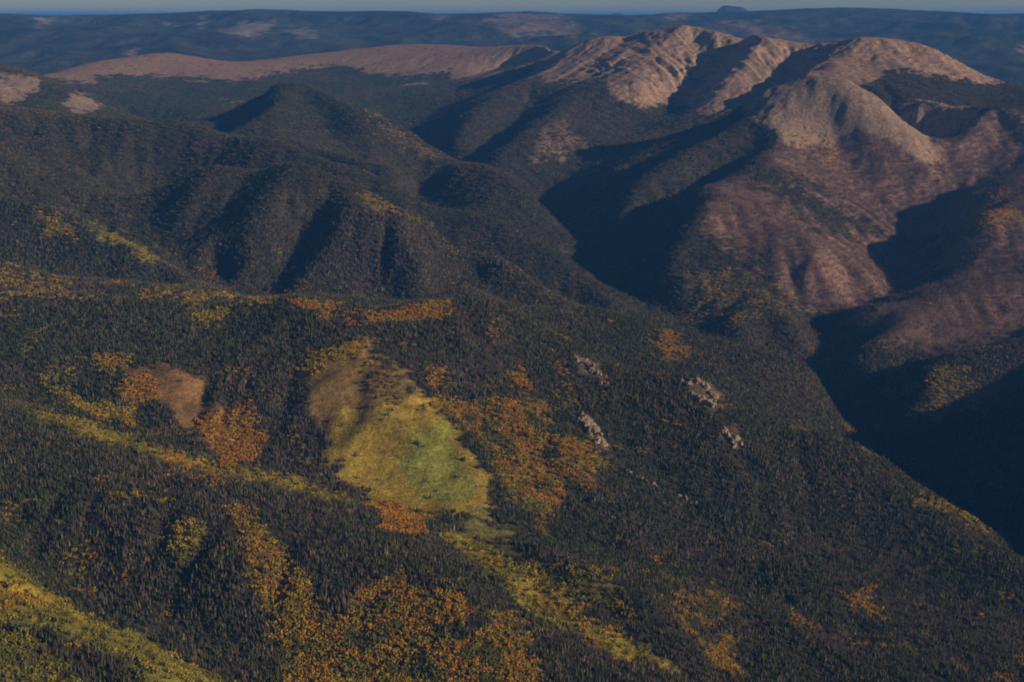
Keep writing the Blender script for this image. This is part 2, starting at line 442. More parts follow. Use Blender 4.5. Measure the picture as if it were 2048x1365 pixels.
crag = sstep(200, 1000, XX) * sstep(9200, 9800, YY) * sstep(15600, 15000, YY)
H += crag * (1 - 0.5 * p3) * np.clip(slope / 0.35, 0, 1.2) * (9 * ridged(XX, YY, 130, 3, 83) + 5 * fbm(XX, YY, 50, 2, 85))
gyy, gxx = np.gradient(H, CELL)
NRM = np.stack([-gxx, -gyy, np.ones_like(H)], -1)
NRM /= np.linalg.norm(NRM, axis=-1, keepdims=True)
slope = np.hypot(gxx, gyy)
PX, PY = w2p(XX, YY, H)

def hsample(x, y, arr=None):
    arr = H if arr is None else arr
    i = np.clip((x - X0) / CELL, 0, nx - 1.001); j = np.clip((y - Y0) / CELL, 0, ny - 1.001)
    i0 = i.astype(int); j0 = j.astype(int)
    fx = i - i0; fy = j - j0
    return (arr[j0, i0] * (1 - fx) + arr[j0, i0 + 1] * fx) * (1 - fy) + (arr[j0 + 1, i0] * (1 - fx) + arr[j0 + 1, i0 + 1] * fx) * fy

# what the viewpoint can see: running horizon along bearings (coarse, generous margin)
nb, nd = 1400, 2200
bear = np.linspace(-0.52, 0.52, nb)
dist = np.linspace(2150, 19700, nd)
VX = bear[:, None] * dist[None]; VY = np.repeat(dist[None], nb, 0)
VH = hsample(VX, VY)
el = (VH - CZ) / VY
hor = np.maximum.accumulate(el, axis=1)
def seen(x, y, z, lift=22.0):
    b = x / y
    i = np.clip(((b + 0.52) / 1.04 * (nb - 1)).round().astype(int), 0, nb - 1)
    j = np.clip(((y - 2150) / (19700 - 2150) * (nd - 1)).astype(int) - 2, 0, nd - 1)
    return (z + lift - CZ) / y >= hor[i, j]

# ------------------------------------------------------------------ land cover, laid on the ground where the photograph shows it
def nz(wl, seed, octv=3):
    return fbm(XX, YY, wl, octv, seed)

N25, N60, N200, N700 = nz(32, 191, 2), nz(70, 201), nz(220, 211), nz(800, 221)

def mask(poly, d0, d1, soft=4.0, rag=7.0,  px=None, py=None, x=None, y=None):
    """how far a ground point lies inside an outline; ragged edge from noise on the ground itself"""
    if px is None:
        px, py, y = PX, PY, YY
        r1, r2 = N200, N60
        box = (px > min(p[0] for p in poly) - 45) & (px < max(p[0] for p in poly) + 45) & (py > min(p[1] for p in poly) - 45) & (py < max(p[1] for p in poly) + 45) & (y > d0 * 1000) & (y < d1 * 1000)
        out = np.zeros(px.shape)
        if box.any():
            sdv = poly_sd(px[box], py[box], poly) + rag * (r1[box] + 0.8 * r2[box] + 0.7 * N25[box])
            out[box] = sstep(-soft, soft, sdv)
        return out
    r1, r2 = fbm(x, y, 220, 3, 211), fbm(x, y, 70, 3, 201)
    sdv = poly_sd(px, py, poly) + rag * (r1 + 0.8 * r2)
    return sstep(-soft, soft, sdv) * (y > d0 * 1000) * (y < d1 * 1000)

TUNDRA = [
 ([(60,153),(120,110),(300,85),(800,65),(1100,70),(1130,106),(1060,128),(1010,142),(960,160),(905,163),(900,142),(830,154),(760,150),(700,133),(640,136),(560,148),(490,163),(380,159),(300,152),(200,155),(190,170),(140,168)], 13.5, 20),
 ([(1055,152),(1090,100),(1180,30),(1400,10),(1725,30),(1840,50),(1940,105),(2010,165),(1960,172),(1880,152),(1790,140),(1750,165),(1700,175),(1600,175),(1500,220),(1400,225),(1330,205),(1290,215),(1230,200),(1200,152),(1120,168)], 11.2, 15.5),
 ([(1485,218),(1520,150),(1640,100),(1720,120),(1800,190),(1850,252),(1885,325),(1835,330),(1790,285),(1720,260),(1660,290),(1600,300),(1552,285)], 9.3, 10.95),
 ([(1785,208),(1880,205),(1965,218),(1950,250),(1880,275),(1830,262)], 9.8, 11.3),
 ([(0,152),(75,153),(80,182),(32,200),(-40,208),(-60,150)], 11, 13.4), ([(122,208),(150,184),(218,216),(160,232)], 10.9, 13.4),
 ([(1085,255),(1130,228),(1178,290),(1120,325),(1060,318)], 10.2, 12.4),
 ([(440,192),(470,186),(490,196),(450,200)], 12, 14.5), ([(800,166),(860,162),(860,168),(810,170)], 13, 16.5),
]
BURN = [
 ([(1535,250),(1660,225),(1770,225),(1870,320),(1890,480),(1850,515),(1780,470),(1640,385),(1540,330)], 8.5, 10.6),
 ([(1405,358),(1490,355),(1575,410),(1670,485),(1755,590),(1715,635),(1600,610),(1490,510),(1405,440)], 7.4, 9.4),
 ([(1850,280),(1960,230),(2300,190),(2300,665),(2048,678),(1850,710),(1690,655),(1770,590),(1870,550),(1850,440)], 7.0, 10.5),
 ([(1600,460),(1800,470),(1890,520),(1800,590),(1720,610)], 7.6, 9.2),
]
MEADOW = [   # low aspen brush and grass: (outline, near, far, colour)
 ([(588,742),(630,692),(700,692),(775,732),(845,800),(800,855),(690,875),(635,875),(618,800)], 4.3, 5.5, (0.27, 0.17, 0.055)),
 ([(730,815),(870,800),(945,880),(990,960),(960,1035),(860,1048),(750,1012),(680,948),(625,880),(670,835)], 4.2, 5.2, (0.42, 0.30, 0.045)),
 ([(820,850),(880,835),(935,900),(950,970),(900,1025),(850,1005),(800,920)], 4.2, 5.2, (0.26, 0.26, 0.045)),
 ([(870,1020),(960,1030),(1030,1080),(1060,1130),(990,1110),(900,1060)], 3.8, 4.6, (0.19, 0.17, 0.04)),
 ([(1000,900),(1060,960),(1090,1040),(1040,1010),(985,940)], 4.2, 4.9, (0.24, 0.18, 0.045)),
 ([(235,722),(330,725),(400,755),(445,815),(510,860),(490,922),(430,900),(390,865),(320,808),(250,768)], 4.4, 5.5, (0.29, 0.165, 0.06)),
 ([(188,455),(240,468),(305,508),(258,500),(208,475)], 6.6, 8.2, (0.17, 0.19, 0.04)),
 ([(-40,1090),(60,1150),(172,1236),(300,1286),(460,1372),(300,1380),(235,1315),(150,1275),(60,1240),(-40,1250)], 2.4, 3.9, (0.27, 0.24, 0.04)),
 ([(40,812),(150,832),(250,872),(400,918),(560,947),(702,996),(650,1000),(540,966),(400,946),(250,892),(120,852)], 4.0, 5.0, (0.30, 0.24, 0.04)),
 ([(880,1060),(960,1088),(1060,1138),(1150,1178),(1192,1250),(1280,1290),(1352,1342),(1250,1320),(1150,1270),(1060,1230),(1000,1160),(900,1092)], 3.2, 4.3, (0.32, 0.25, 0.04)),
]
ROCK = [([(1150,712),(1195,725),(1200,750),(1165,745)], 5.0, 5.7), ([(1150,825),(1180,835),(1212,892),(1185,890),(1155,855)], 4.6, 5.5), ([(1370,765),(1412,758),(1445,800),(1430,830),(1390,800)], 4.9, 5.6), ([(1440,860),(1475,850),(1490,895),(1462,890)], 4.5, 5.4)]

COV = np.empty(H.shape + (3,))
COV[:] = (0.050, 0.043, 0.030)                       # litter under the conifers
COV *= (1 + 0.5 * N60 + 0.4 * N200)[..., None]
def lay(m, c, var=0.25):
    global COV
    c = np.array(c) * (1 + var * (N200 + N60))[..., None]
    COV = COV * (1 - m[..., None]) + c * m[..., None]
bare = np.zeros(H.shape)
for poly, a, b in TUNDRA:
    bare = np.maximum(bare, mask(poly, a, b, 6.0, 15.0) * (0.5 if poly[0] == (1085, 255) else 1.0))
grain = sstep(-0.25, 0.35, N200 + 0.6 * N60)
tcol = np.array((0.31, 0.185, 0.115))[None, None] * (1 - grain[..., None]) + np.array((0.37, 0.245, 0.165))[None, None] * grain[..., None]
steep = sstep(0.42, 0.75, slope)
tcol = tcol * (1 - steep[..., None]) + np.array((0.40, 0.26, 0.165)) * steep[..., None]
COV = COV * (1 - bare[..., None]) + tcol * bare[..., None]
front_scree = np.maximum(mask(TUNDRA[2][0], 9.3, 10.95, 3, 9), np.maximum(mask(TUNDRA[4][0], 11, 13.4, 3, 9), mask(TUNDRA[5][0], 10.9, 13.4, 3, 9)))
front_scree = np.maximum(front_scree, mask(TUNDRA[3][0], 9.8, 11.3, 3, 9))
lay(front_scree * 0.85, (0.31, 0.22, 0.155), 0.5)
scrub = bare * sstep(.12, .42, N60 + .7 * N200 + .5 * N25) * 0.65
lay(scrub, (0.13, 0.095, 0.055), 0.3)
burn = np.zeros(H.shape)
for poly, a, b in BURN:
    burn = np.maximum(burn, mask(poly, a, b, 24.0, 30.0))
lay(burn * (1 - 0.6 * front_scree) * (1 - bare * 0.6), (0.20, 0.122, 0.086), 0.45)
mead = np.zeros(H.shape)
for poly, a, b, c in MEADOW:
    m = mask(poly, a, b, *((7.0, 13.0) if poly[0][0] in (-40, 40, 880) else (9.0, 16.0) if poly[0][0] == 235 else (9.0, 38.0)))
    lay(m * 0.95, c, 0.55)
    mead = np.maximum(mead, m)
rock = np.zeros(H.shape)
for poly, a, b in ROCK:
    rock = np.maximum(rock, mask(poly, a, b, 9.0, 16.0))
lay(rock * 0.4, (0.20, 0.15, 0.105), 0.6)

# ---- where aspens stand: outline, near km, far km, share of trees, colours (weights), label
GOLD, ORANGE, YEL, GREEN, TAN, OLIVE = (0.50, 0.30, 0.030), (0.54, 0.265, 0.030), (0.45, 0.33, 0.032), (0.28, 0.25, 0.040), (0.34, 0.21, 0.06), (0.20, 0.18, 0.042)
ASPEN = [
 ([(596,740),(640,698),(705,700),(712,716),(660,722),(625,750)], 4.6, 5.6, .9, [GOLD, YEL], 'golden aspens rimming the top of the tan bowl on the near hillside'),
 ([(700,730),(770,735),(800,790),(780,800),(730,760)], 4.6, 5.5, .5, [YEL, OLIVE, TAN], 'olive and tan aspens on the upper right side of the bowl'),
 ([(200,715),(262,714),(265,742),(215,738)], 4.7, 5.6, .85, [GOLD, YEL], 'small golden aspen stand at the upper tip of the tan strip'),
 ([(240,745),(300,748),(310,790),(260,800)], 4.6, 5.5, .75, [GOLD, ORANGE], 'scattered golden aspens on the left edge of the tan strip'),
 ([(405,825),(500,822),(535,880),(505,925),(450,930),(400,870)], 4.3, 5.2, .9, [ORANGE, ORANGE, GOLD], 'bright orange aspen grove at the foot of the tan strip'),
 ([(135,793),(180,813),(272,830),(265,852),(200,842),(150,817)], 4.4, 5.2, .8, [YEL, GOLD], 'thin line of yellow aspens in dark timber above the long yellow ridge'),
 ([(75,745),(140,735),(135,775),(95,775)], 4.7, 5.4, .35, [YEL, GREEN], 'loose yellow-green aspens in the dark timber at far left'),
 ([(40,808),(150,828),(250,868),(400,914),(560,943),(705,994),(650,1004),(540,970),(400,950),(250,896),(120,856)], 4.0, 5.1, .22, [GREEN, YEL, OLIVE, YEL], 'long yellow-green aspen strip along the crest of the left ridge'),
 ([(330,905),(430,935),(440,950),(340,930)], 4.1, 4.8, .6, [GOLD, ORANGE], 'short orange fringe on the lower edge of the long aspen strip'),
 ([(850,750),(888,755),(905,800),(1000,798),(1092,818),(1135,870),(1212,930),(1195,990),(1130,960),(1105,1000),(1095,1065),(1030,1000),(975,900),(930,850),(880,812)], 4.2, 5.4, .62, [GOLD, GOLD, ORANGE, YEL, OLIVE], 'broad band of orange and gold aspens right of the green bowl'),
 ([(960,880),(1030,930),(1090,1010),(1095,1060),(1040,1020),(985,950)], 4.2, 4.9, .7, [YEL, OLIVE, GREEN], 'yellow-green aspens between the bowl and the gold band'),
 ([(1018,748),(1050,742),(1072,782),(1040,790)], 4.8, 5.5, .8, [ORANGE, GOLD], 'small orange aspen cluster above the gold band'),
 ([(750,1010),(800,1010),(830,1030),(850,1040),(820,1065),(760,1055)], 4.0, 4.5, .85, [ORANGE], 'vivid orange aspen cluster at the end of the long yellow ridge'),
 ([(690,1195),(800,1155),(862,1198),(900,1178),(935,1240),(872,1262),(950,1292),(1000,1228),(1052,1240),(1075,1400),(560,1400),(600,1290),(680,1230)], 2.9, 3.9, .85, [OLIVE, GREEN, GOLD, ORANGE, YEL, GREEN], 'large mixed green and gold aspen wood at the lower centre'),
 ([(450,1015),(512,1028),(542,1090),(602,1140),(642,1200),(622,1285),(550,1290),(520,1200),(488,1110)], 3.3, 4.1, .8, [TAN, GOLD, YEL], 'tan and gold aspen tongue running down through dark timber, lower left'),
 ([(338,1072),(400,1056),(408,1090),(370,1112),(345,1098)], 3.5, 4.0, .85, [YEL, GREEN], 'small yellow-green aspen clump alone in the dark timber, lower left'),
 ([(-60,1080),(60,1148),(172,1234),(300,1284),(465,1374),(300,1400),(235,1318),(150,1278),(60,1243),(-60,1260)], 2.4, 3.9, .3, [GREEN, OLIVE, GREEN, YEL], 'green and yellow aspens covering the ridge in the bottom left corner'),
 ([(-60,1260),(60,1268),(130,1325),(185,1420),(-60,1420)], 2.4, 3.3, .6, [OLIVE, GREEN], 'dull green aspens in the very corner below the bottom left ridge'),
 ([(-20,1168),(60,1183),(122,1195),(60,1212),(-20,1212)], 2.8, 3.6, .8, [ORANGE, GOLD], 'orange aspen streak on the bottom left ridge'),
 ([(880,1058),(960,1086),(1060,1136),(1150,1176),(1195,1250),(1285,1290),(1355,1345),(1250,1325),(1150,1275),(1060,1235),(1000,1162),(900,1094)], 3.2, 4.3, .3, [YEL, GREEN, YEL, GOLD], 'yellow aspen stripe descending the ridge at lower right of centre'),
 ([(1118,1128),(1200,1150),(1265,1222),(1230,1245),(1150,1190)], 3.4, 4.2, .7, [GREEN, OLIVE, YEL], 'olive aspens on the small slope beside the yellow stripe'),
 ([(1330,1180),(1445,1190),(1480,1230),(1400,1260),(1340,1230)], 3.5, 4.2, .4, [GOLD, OLIVE, TAN], 'sparse gold aspens at the end of the low crest, right of centre'),
 ([(1700,1182),(1745,1178),(1752,1235),(1712,1225)], 3.7, 4.4, .7, [GOLD, ORANGE], 'small gold aspen clump on the dark lower right slope'),
 ([(1420,1285),(1460,1280),(1475,1345),(1432,1335)], 3.2, 3.9, .75, [YEL, GOLD], 'bright yellow aspen clump near the bottom edge, right of centre'),
 ([(1295,682),(1335,670),(1360,700),(1330,722)], 5.8, 6.9, .6, [ORANGE, GOLD], 'small orange aspens on the shaded middle ridge'),
 ([(1370,545),(1430,540),(1560,580),(1560,620),(1440,650),(1370,625)], 6.8, 8.2, .35, [GOLD, YEL, GREEN], 'scattered gold aspens on the spur above the canyon mouth'),
 ([(640,612),(690,620),(740,626),(900,610),(910,626),(740,640),(690,632),(600,612)], 5.4, 5.9, .9, [GOLD, ORANGE], 'thin bright orange aspen line along the foreground crest'),
 ([(270,576),(400,584),(480,590),(545,602),(400,602),(290,590)], 5.6, 7.0, .6, [GOLD, YEL], 'gold aspen line on the crest left of the orange line'),
 ([(0,535),(120,548),(150,590),(0,600)], 5.6, 7.1, .3, [ORANGE, GOLD, YEL], 'loose orange aspens on the crest at the left edge'),
 ([(385,627),(452,624),(440,640),(390,638)], 5.4, 6.0, .8, [YEL], 'tiny yellow aspen dash just below the left crest'),
 ([(78,428),(140,438),(145,472),(100,458)], 6.8, 8.1, .7, [GOLD, YEL], 'yellow aspen patch on the far left spur'),
 ([(185,452),(240,466),(308,508),(258,503),(206,478)], 6.6, 8.2, .7, [GREEN, YEL], 'green aspen stripe on the far left spur'),
 ([(718,390),(780,408),(845,440),(865,458),(800,435),(728,403)], 7.4, 8.4, .55, [YEL, GOLD], 'thin yellow aspen line on the crest of the middle hill'),
 ([(735,225),(800,262),(880,312),(870,318),(790,270),(730,235)], 10.2, 12.0, .4, [YEL, GOLD], 'faint yellow line on the far spur left of the shaded ravine'),
 ([(1930,408),(2000,388),(2035,430),(1990,475),(1940,462)], 8.0, 9.2, .6, [ORANGE, GOLD], 'orange aspens among burned snags at the right edge'),
 ([(1600,288),(1668,312),(1660,318),(1596,294)], 9.3, 10.4, .8, [ORANGE], 'short orange streak across the bare brown slope'),
 ([(1840,750),(1930,740),(1990,780),(1900,850),(1850,830)], 5.8, 7.0, .3, [GOLD, YEL], 'few gold aspens on the lit spur inside the canyon'),
 ([(1840,1000),(1960,1010),(2030,1060),(1960,1060)], 4.4, 5.2, .3, [GOLD, YEL], 'gold aspens along the canyon rim at right'),
]
for poly, a, b, share, cols, lab in ASPEN:          # fallen leaves under the groves
    m = mask(poly, a, b, *((7.0, 13.0) if poly[0][0] in (-60, 40, 880) else (12.0, 30.0)))
    lay(m * share * 0.7, np.mean(cols, 0) * 0.75, 0.4)

# ------------------------------------------------------------------ materials
def new_mat(name):
    m = bpy.data.materials.new(name)
    m.use_nodes = True
    n = m.node_tree.nodes
    return m, n, m.node_tree.links, n['Principled BSDF']

def ground_mat(name, attr, fine, bump):
    m, n, l, b = new_mat(name)
    at = n.new('ShaderNodeAttribute'); at.attribute_name = attr
    tc = n.new('ShaderNodeTexCoord')
    n1 = n.new('ShaderNodeTexNoise'); n1.inputs['Scale'].default_value = 1.0 / fine; n1.inputs['Detail'].default_value = 5; n1.inputs['Roughness'].default_value = 0.7
    l.new(tc.outputs['Object'], n1.inputs['Vector'])
    mr = n.new('ShaderNodeMapRange'); mr.inputs[1].default_value = 0.3; mr.inputs[2].default_value = 0.7; mr.inputs[3].default_value = 0.6; mr.inputs[4].default_value = 1.4
    l.new(n1.outputs['Fac'], mr.inputs[0])
    mx = n.new('ShaderNodeVectorMath'); mx.operation = 'SCALE'
    l.new(at.outputs['Color'], mx.inputs[0]); l.new(mr.outputs[0], mx.inputs['Scale'])
    l.new(mx.outputs[0], b.inputs['Base Color'])
    b.inputs['Roughness'].default_value = 1.0
    b.inputs['Specular IOR Level'].default_value = 0.0
    bp = n.new('ShaderNodeBump'); bp.inputs['Strength'].default_value = 0.85; bp.inputs['Distance'].default_value = bump
    l.new(n1.outputs['Fac'], bp.inputs['Height']); l.new(bp.outputs[0], b.inputs['Normal'])
    return m
M_GROUND = ground_mat('ground_cover', 'cover', 22.0, 13.0)
M_FAR = ground_mat('far_cover', 'cover', 120.0, 45.0)

def tag(o, label=None, cat=None, group=None, kind=None):
    if label: o['label'] = label
    if cat: o['category'] = cat
    if group: o['group'] = group
    if kind: o['kind'] = kind
    return o

def quad_mesh(name, V, Q, normals=None, col=None, mat=None):
    me = bpy.data.meshes.new(name)
    me.vertices.add(len(V)); me.vertices.foreach_set('co', np.ascontiguousarray(V, np.float32).ravel())
    k = Q.shape[1]
    me.loops.add(Q.size); me.loops.foreach_set('vertex_index', np.ascontiguousarray(Q, np.int32).ravel())
    me.polygons.add(len(Q)); me.polygons.foreach_set('loop_start', np.arange(0, Q.size, k, dtype=np.int32))
    me.update(calc_edges=True)
    me.shade_smooth()
    if col is not None:
        a = me.attributes.new('cover', 'FLOAT_COLOR', 'POINT')
        a.data.foreach_set('color', np.concatenate([np.clip(col, 0.005, 0.9), np.ones((len(col), 1))], 1).astype(np.float32).ravel())
    if normals is not None:
        me.normals_split_custom_set_from_vertices(normals.astype(np.float32))
    if mat: me.materials.append(mat)
    o = bpy.data.objects.new(name, me)
    COL.objects.link(o)
    return o

def sub_grid(name, fmask, mat):
    J, I = np.nonzero(fmask)
    b = J * nx + I
    Q = np.stack([b, b + 1, b + nx + 1, b + nx], 1)
    used = np.unique(Q)
    mp = np.zeros(H.size, np.int64); mp[used] = np.arange(len(used))
    V = np.stack([XX.ravel()[used], YY.ravel()[used], H.ravel()[used]], 1)
    return quad_mesh(name, V, mp[Q], NRM.reshape(-1, 3)[used], COV.reshape(-1, 3)[used], mat)

# the land in view (and the ridge outside the frame that shades the canyon), cut along valley lines into its landforms
view = (np.abs(XX) < 500 + 0.40 * YY) | ((XX > 0) & (XX < 3900 + 0.2 * YY) & (YY > 4000) & (YY < 12500))
vf = view[:-1, :-1] & view[1:, 1:] & view[1:, :-1] & view[:-1, 1:]
cx, cy = XX[:-1, :-1] + CELL / 2, YY[:-1, :-1] + CELL / 2
def inpoly_w(line):
    return poly_sd(cx, cy, line) > 0
def wline(pts):
    return [tuple(p2w(*p)[:2]) for p in pts]
vall = wline([(965,345,10.5),(900,310,11.3),(850,275,12.3),(830,252,13.0),(900,215,14.2),(1000,150,15.4)])
V1 = wline([(1340,240,11.9),(1260,265,11.7),(1200,300,11.0),(1160,350,10.4),(1130,400,10.0),(1150,450,9.45),(1180,500,9.0),(1210,550,8.5),(1250,600,8.05),(1340,640,7.55),(1450,685,7.2),(1560,730,7.05),(1630,755,6.92)])
V2 = wline([(1690,830,6.45),(1760,890,6.15),(1850,930,5.95),(1950,975,5.7),(2048,1005,5.55),(2300,1080,5.2)])
crest = wline([(-900,560,6.25),(0,598,6.22),(300,612,6.2),(600,609,6.15),(900,621,6.15),(1030,640,6.1),(1180,712,6.0),(1330,755,5.98),(1520,800,5.97),(1620,850,6.0)])
front = inpoly_w([(-9000, 0)] + crest + V2 + [(9000, 4500), (9000, 0)])
plateau = inpoly_w([(-9000, 30000), (-9000, 13300)] + wline([(200,235,13.4),(330,255,12.7),(470,222,13.1),(620,215,13.3),(740,235,13.35),(830,252,13.0),(900,215,14.2),(1000,150,15.4),(1115,110,15.6)]) + [(900, 30000)])
massif = inpoly_w([(600, 30000), (700, 15500)] + vall[::-1] + [tuple(p2w(1000,360,10.2)[:2])] + V1[4:] + V2[:] + [(9000, 4500), (9000, 30000)]) & ~front & ~plateau
hills = ~front & ~plateau & ~massif
for nm, mk, lab, cat in (
    ('hillside', front, 'near forested hillside falling to the dark canyon, autumn aspens across its lower half', 'hillside'),
    ('plateau', plateau, 'long flat-topped brown tundra plateau above the dark timber, upper left', 'plateau'),
    ('mountain', massif, 'bald brown mountain massif with cliffs, shaded ravines and burned slopes, upper right', 'mountain'),
    ('hills', hills, 'rolling dark timbered hills with spurs running down to the shaded valley', 'hills')):
    tag(sub_grid(nm, mk & vf, M_GROUND), lab, cat, kind='structure')

# ------------------------------------------------------------------ far range, lone mountains and the plain
FL = [
 ([(-700,38,30),(0,32,30),(60,33,30),(120,32,30),(215,36,29.5),(290,28,30),(400,18,30),(480,20,30),(570,20,30),(700,25,30.5),(830,25,30.5),(910,29,30.5),(960,29,30.5),(1040,25,31),(1100,27,31),(1150,31,31),(1250,33,31),(1300,28,31),(1350,27,31),(1400,28,31.5),(1480,28,31.5),(1560,24,31.5),(1600,20,31.5),(1700,19,31.5),(1800,21,31),(1900,24,31),(2048,31,30),(2700,36,30)], (5,-700)),
 ([(-600,75,25),(0,70,25),(200,66,25),(330,70,24.5),(600,78,25),(760,70,26),(900,75,25),(1300,62,26.5),(1500,60,27),(1700,58,27),(1880,62,26),(2048,72,25),(2600,80,25)], None),
 ([(940,104,21),(1000,92,21.6),(1060,80,22.2),(1110,76,22.6),(1180,84,22.2),(1240,104,21.2)], (1.6,-170)),
 ([(-600,180,20),(0,150,20),(200,140,20),(500,128,20),(800,125,20),(1100,120,20),(1400,120,20),(1750,120,20),(1900,130,20),(2048,160,19.6),(2600,200,19.5)], None),
 ([(320,40,28.5),(350,55,27.5),(360,66,26.5)], None), ([(450,45,27.8),(520,44,27.6),(560,60,26.6),(620,52,27.2),(650,70,26)], None),
 ([(1700,36,29),(1760,55,27),(1800,80,24)], None), ([(1900,36,29),(1960,60,26),(2010,85,23.5)], None),
]
FC = []
for line, back in FL:
    pts = dens(line, 700.0)
    FC += pts
    if back:
        FC += [np.array([p[0] * (1 + back[0] * 1000 / p[1]), p[1] + back[0] * 1000, p[2] + back[1]]) for p in pts[::2]]
FC = np.array(FC)
key = np.round(FC[:, :2] / 250.0).astype(int)
_, inv = np.unique(key, axis=0, return_inverse=True); inv = inv.ravel(); cnt = np.bincount(inv)
FC = np.stack([np.bincount(inv, FC[:, k]) / cnt for k in range(3)], 1)
B = FC[:, :2] / 1000; n2_ = len(B)
K = np.sqrt(((B[:, None] - B[None]) ** 2).sum(-1) + 0.2 ** 2)
M = np.zeros((n2_ + 1, n2_ + 1)); M[:n2_, :n2_] = -K + np.eye(n2_) * 0.02; M[:n2_, n2_] = 1; M[n2_, :n2_] = 1
sol2 = np.linalg.solve(M, np.append(FC[:, 2], 0))
fx_ = np.arange(-17500, 17501, 90.0); fy_ = np.arange(19000, 39001, 90.0)
FX, FY = np.meshgrid(fx_, fy_)
FH = np.zeros(FX.shape)
for j in range(len(fy_)):
    k = np.sqrt((FX[j][:, None] / 1000 - B[:, 0]) ** 2 + (fy_[j] / 1000 - B[:, 1]) ** 2 + 0.04)
    FH[j] = -(k @ sol2[:n2_]) + sol2[n2_]
FH = blur(FH, 1.5)
crestguard = sstep(0, 2500, np.abs(FY - 30500)) * 0.7 + 0.3
FH += crestguard * 190 * (ridged(FX + 600 * fbm(FX, FY, 3000, 2, 5), FY * .8, 2600, 4, 19) - 0.25) + 9 * fbm(FX, FY, 400, 3, 61)
FH = FH + (stream_cut(FH.copy(), 90.0, 14, 0.10, 4.0e6, 0.04) - FH).clip(-140, 10)
FH = np.where(FY < 19800, np.minimum(FH, 900 + (FH - 900) * 0.4), FH)
FPX, FPY = w2p(FX, FY, FH)
fn1, fn2 = fbm(FX, FY, 900, 4, 301), fbm(FX, FY, 250, 3, 311)
FCOV = np.empty(FX.shape + (3,)); FCOV[:] = (0.058, 0.060, 0.043)
FCOV *= (1 + 0.7 * fn1 + 0.6 * fn2 + 0.5 * fbm(FX, FY, 3500, 3, 321)).clip(.35, 2.2)[..., None]
FBARE = [
 ([(960,32),(1040,24),(1110,28),(1160,45),(1190,66),(1140,76),(1080,66),(1030,76),(1000,60)], (0.30, 0.19, 0.14)),
 ([(850,30),(890,30),(892,42),(870,48)], (0.30, 0.19, 0.14)),
 ([(440,60),(480,44),(545,44),(550,62),(520,70),(500,74)], (0.40, 0.32, 0.26)), ([(555,60),(610,55),(635,75),(600,80)], (0.36, 0.28, 0.22)),
 ([(320,42),(350,44),(358,58),(335,54)], (0.36, 0.28, 0.22)), ([(250,100),(278,98),(282,112),(250,116)], (0.36, 0.24, 0.17)),
 ([(395,36),(408,34),(404,56),(396,54)], (0.36, 0.28, 0.22)),
 ([(1440,46),(1540,46),(1600,62),(1640,96),(1560,80),(1500,70)], (0.30, 0.19, 0.14)), ([(1330,30),(1370,28),(1375,42),(1340,42)], (0.28, 0.18, 0.14)),
 ([(70,40),(105,38),(100,48),(72,52)], (0.36, 0.28, 0.22)), ([(440,95),(462,92),(460,106),(444,108)], (0.36, 0.26, 0.18)),
 ([(2030,98),(2060,96),(2060,108),(2036,108)], (0.4, 0.3, 0.22)), ([(1860,64),(1960,70),(1950,80),(1880,76)], (0.14, 0.11, 0.07)),
]
for poly, c in FBARE:
    sdv = poly_sd(FPX, FPY, poly) + 14 * (fn1 + fn2)
    m = 0.55 * sstep(-3, 8, sdv)[..., None]
    FCOV = FCOV * (1 - m) + np.array(c) * (1 + 0.4 * fn2)[..., None] * m
nfx, nfy = len(fx_), len(fy_)
jj, ii = np.meshgrid(np.arange(nfy - 1), np.arange(nfx - 1), indexing='ij')
fb = (jj * nfx + ii).ravel()
fb = fb[(np.abs(FX[:-1, :-1]).ravel() < 800 + 0.42 * FY[:-1, :-1].ravel())]
tag(quad_mesh('far_hills', np.stack([FX, FY, FH], -1).reshape(-1, 3), np.stack([fb, fb + 1, fb + nfx + 1, fb + nfx], 1), None, FCOV.reshape(-1, 3), M_FAR),
    'long blue timbered range with pale slides and brown meadows along the skyline', 'hills', kind='structure')

def lone_mountain(name, peaks, d, base, label):
    """a low far mountain: (px, py, half width px) bumps at distance d km"""
    C = [p2w(px, py, d) for px, py, _ in peaks]
    cxm = np.mean([c[0] for c in C])
    xs = np.linspace(cxm - 6000, cxm + 6000, 90); ys = np.linspace(d * 1000 - 2600, d * 1000 + 2600, 40)
    gx2, gy2 = np.meshgrid(xs, ys)
    z = np.full(gx2.shape, base - 40.0)
    for c, (px, py, hw) in zip(C, peaks):
        sw = hw / F * d * 1000
        q = ((gx2 - c[0]) / sw) ** 2 + ((gy2 - d * 1000) / 1500) ** 2
        z = np.maximum(z, base - 40 + (c[2] - base + 40) * np.exp(-q ** 1.3))
    z = blur(z, 1.2) + 14 * fbm(gx2, gy2, 900, 3, 91)
    col = np.tile(np.array((0.045, 0.05, 0.045)), (gx2.size, 1))
    j2, i2 = np.meshgrid(np.arange(39), np.arange(89), indexing='ij')
    b2 = (j2 * 90 + i2).ravel()
    tag(quad_mesh(name, np.stack([gx2, gy2, z], -1).reshape(-1, 3), np.stack([b2, b2 + 1, b2 + 91, b2 + 90], 1), None, col, M_FAR), label, 'mountain', kind='structure')
PLAIN_Z = CZ - 1750
lone_mountain('distant_mountain', [(1450,8,44),(1482,11,44),(1560,18,50)], 48, PLAIN_Z, 'rounded lone blue mountain rising beyond the skyline range')
lone_mountain('distant_mountain', [(1235,25,45),(1195,29,50)], 66, PLAIN_Z, 'tiny pale blue mountain far out on the hazy plain')
pm, pn, pl, pb = new_mat('plain_cover')
pno = pn.new('ShaderNodeTexNoise'); pno.inputs['Scale'].default_value = 1 / 9000; pno.inputs['Detail'].default_value = 6
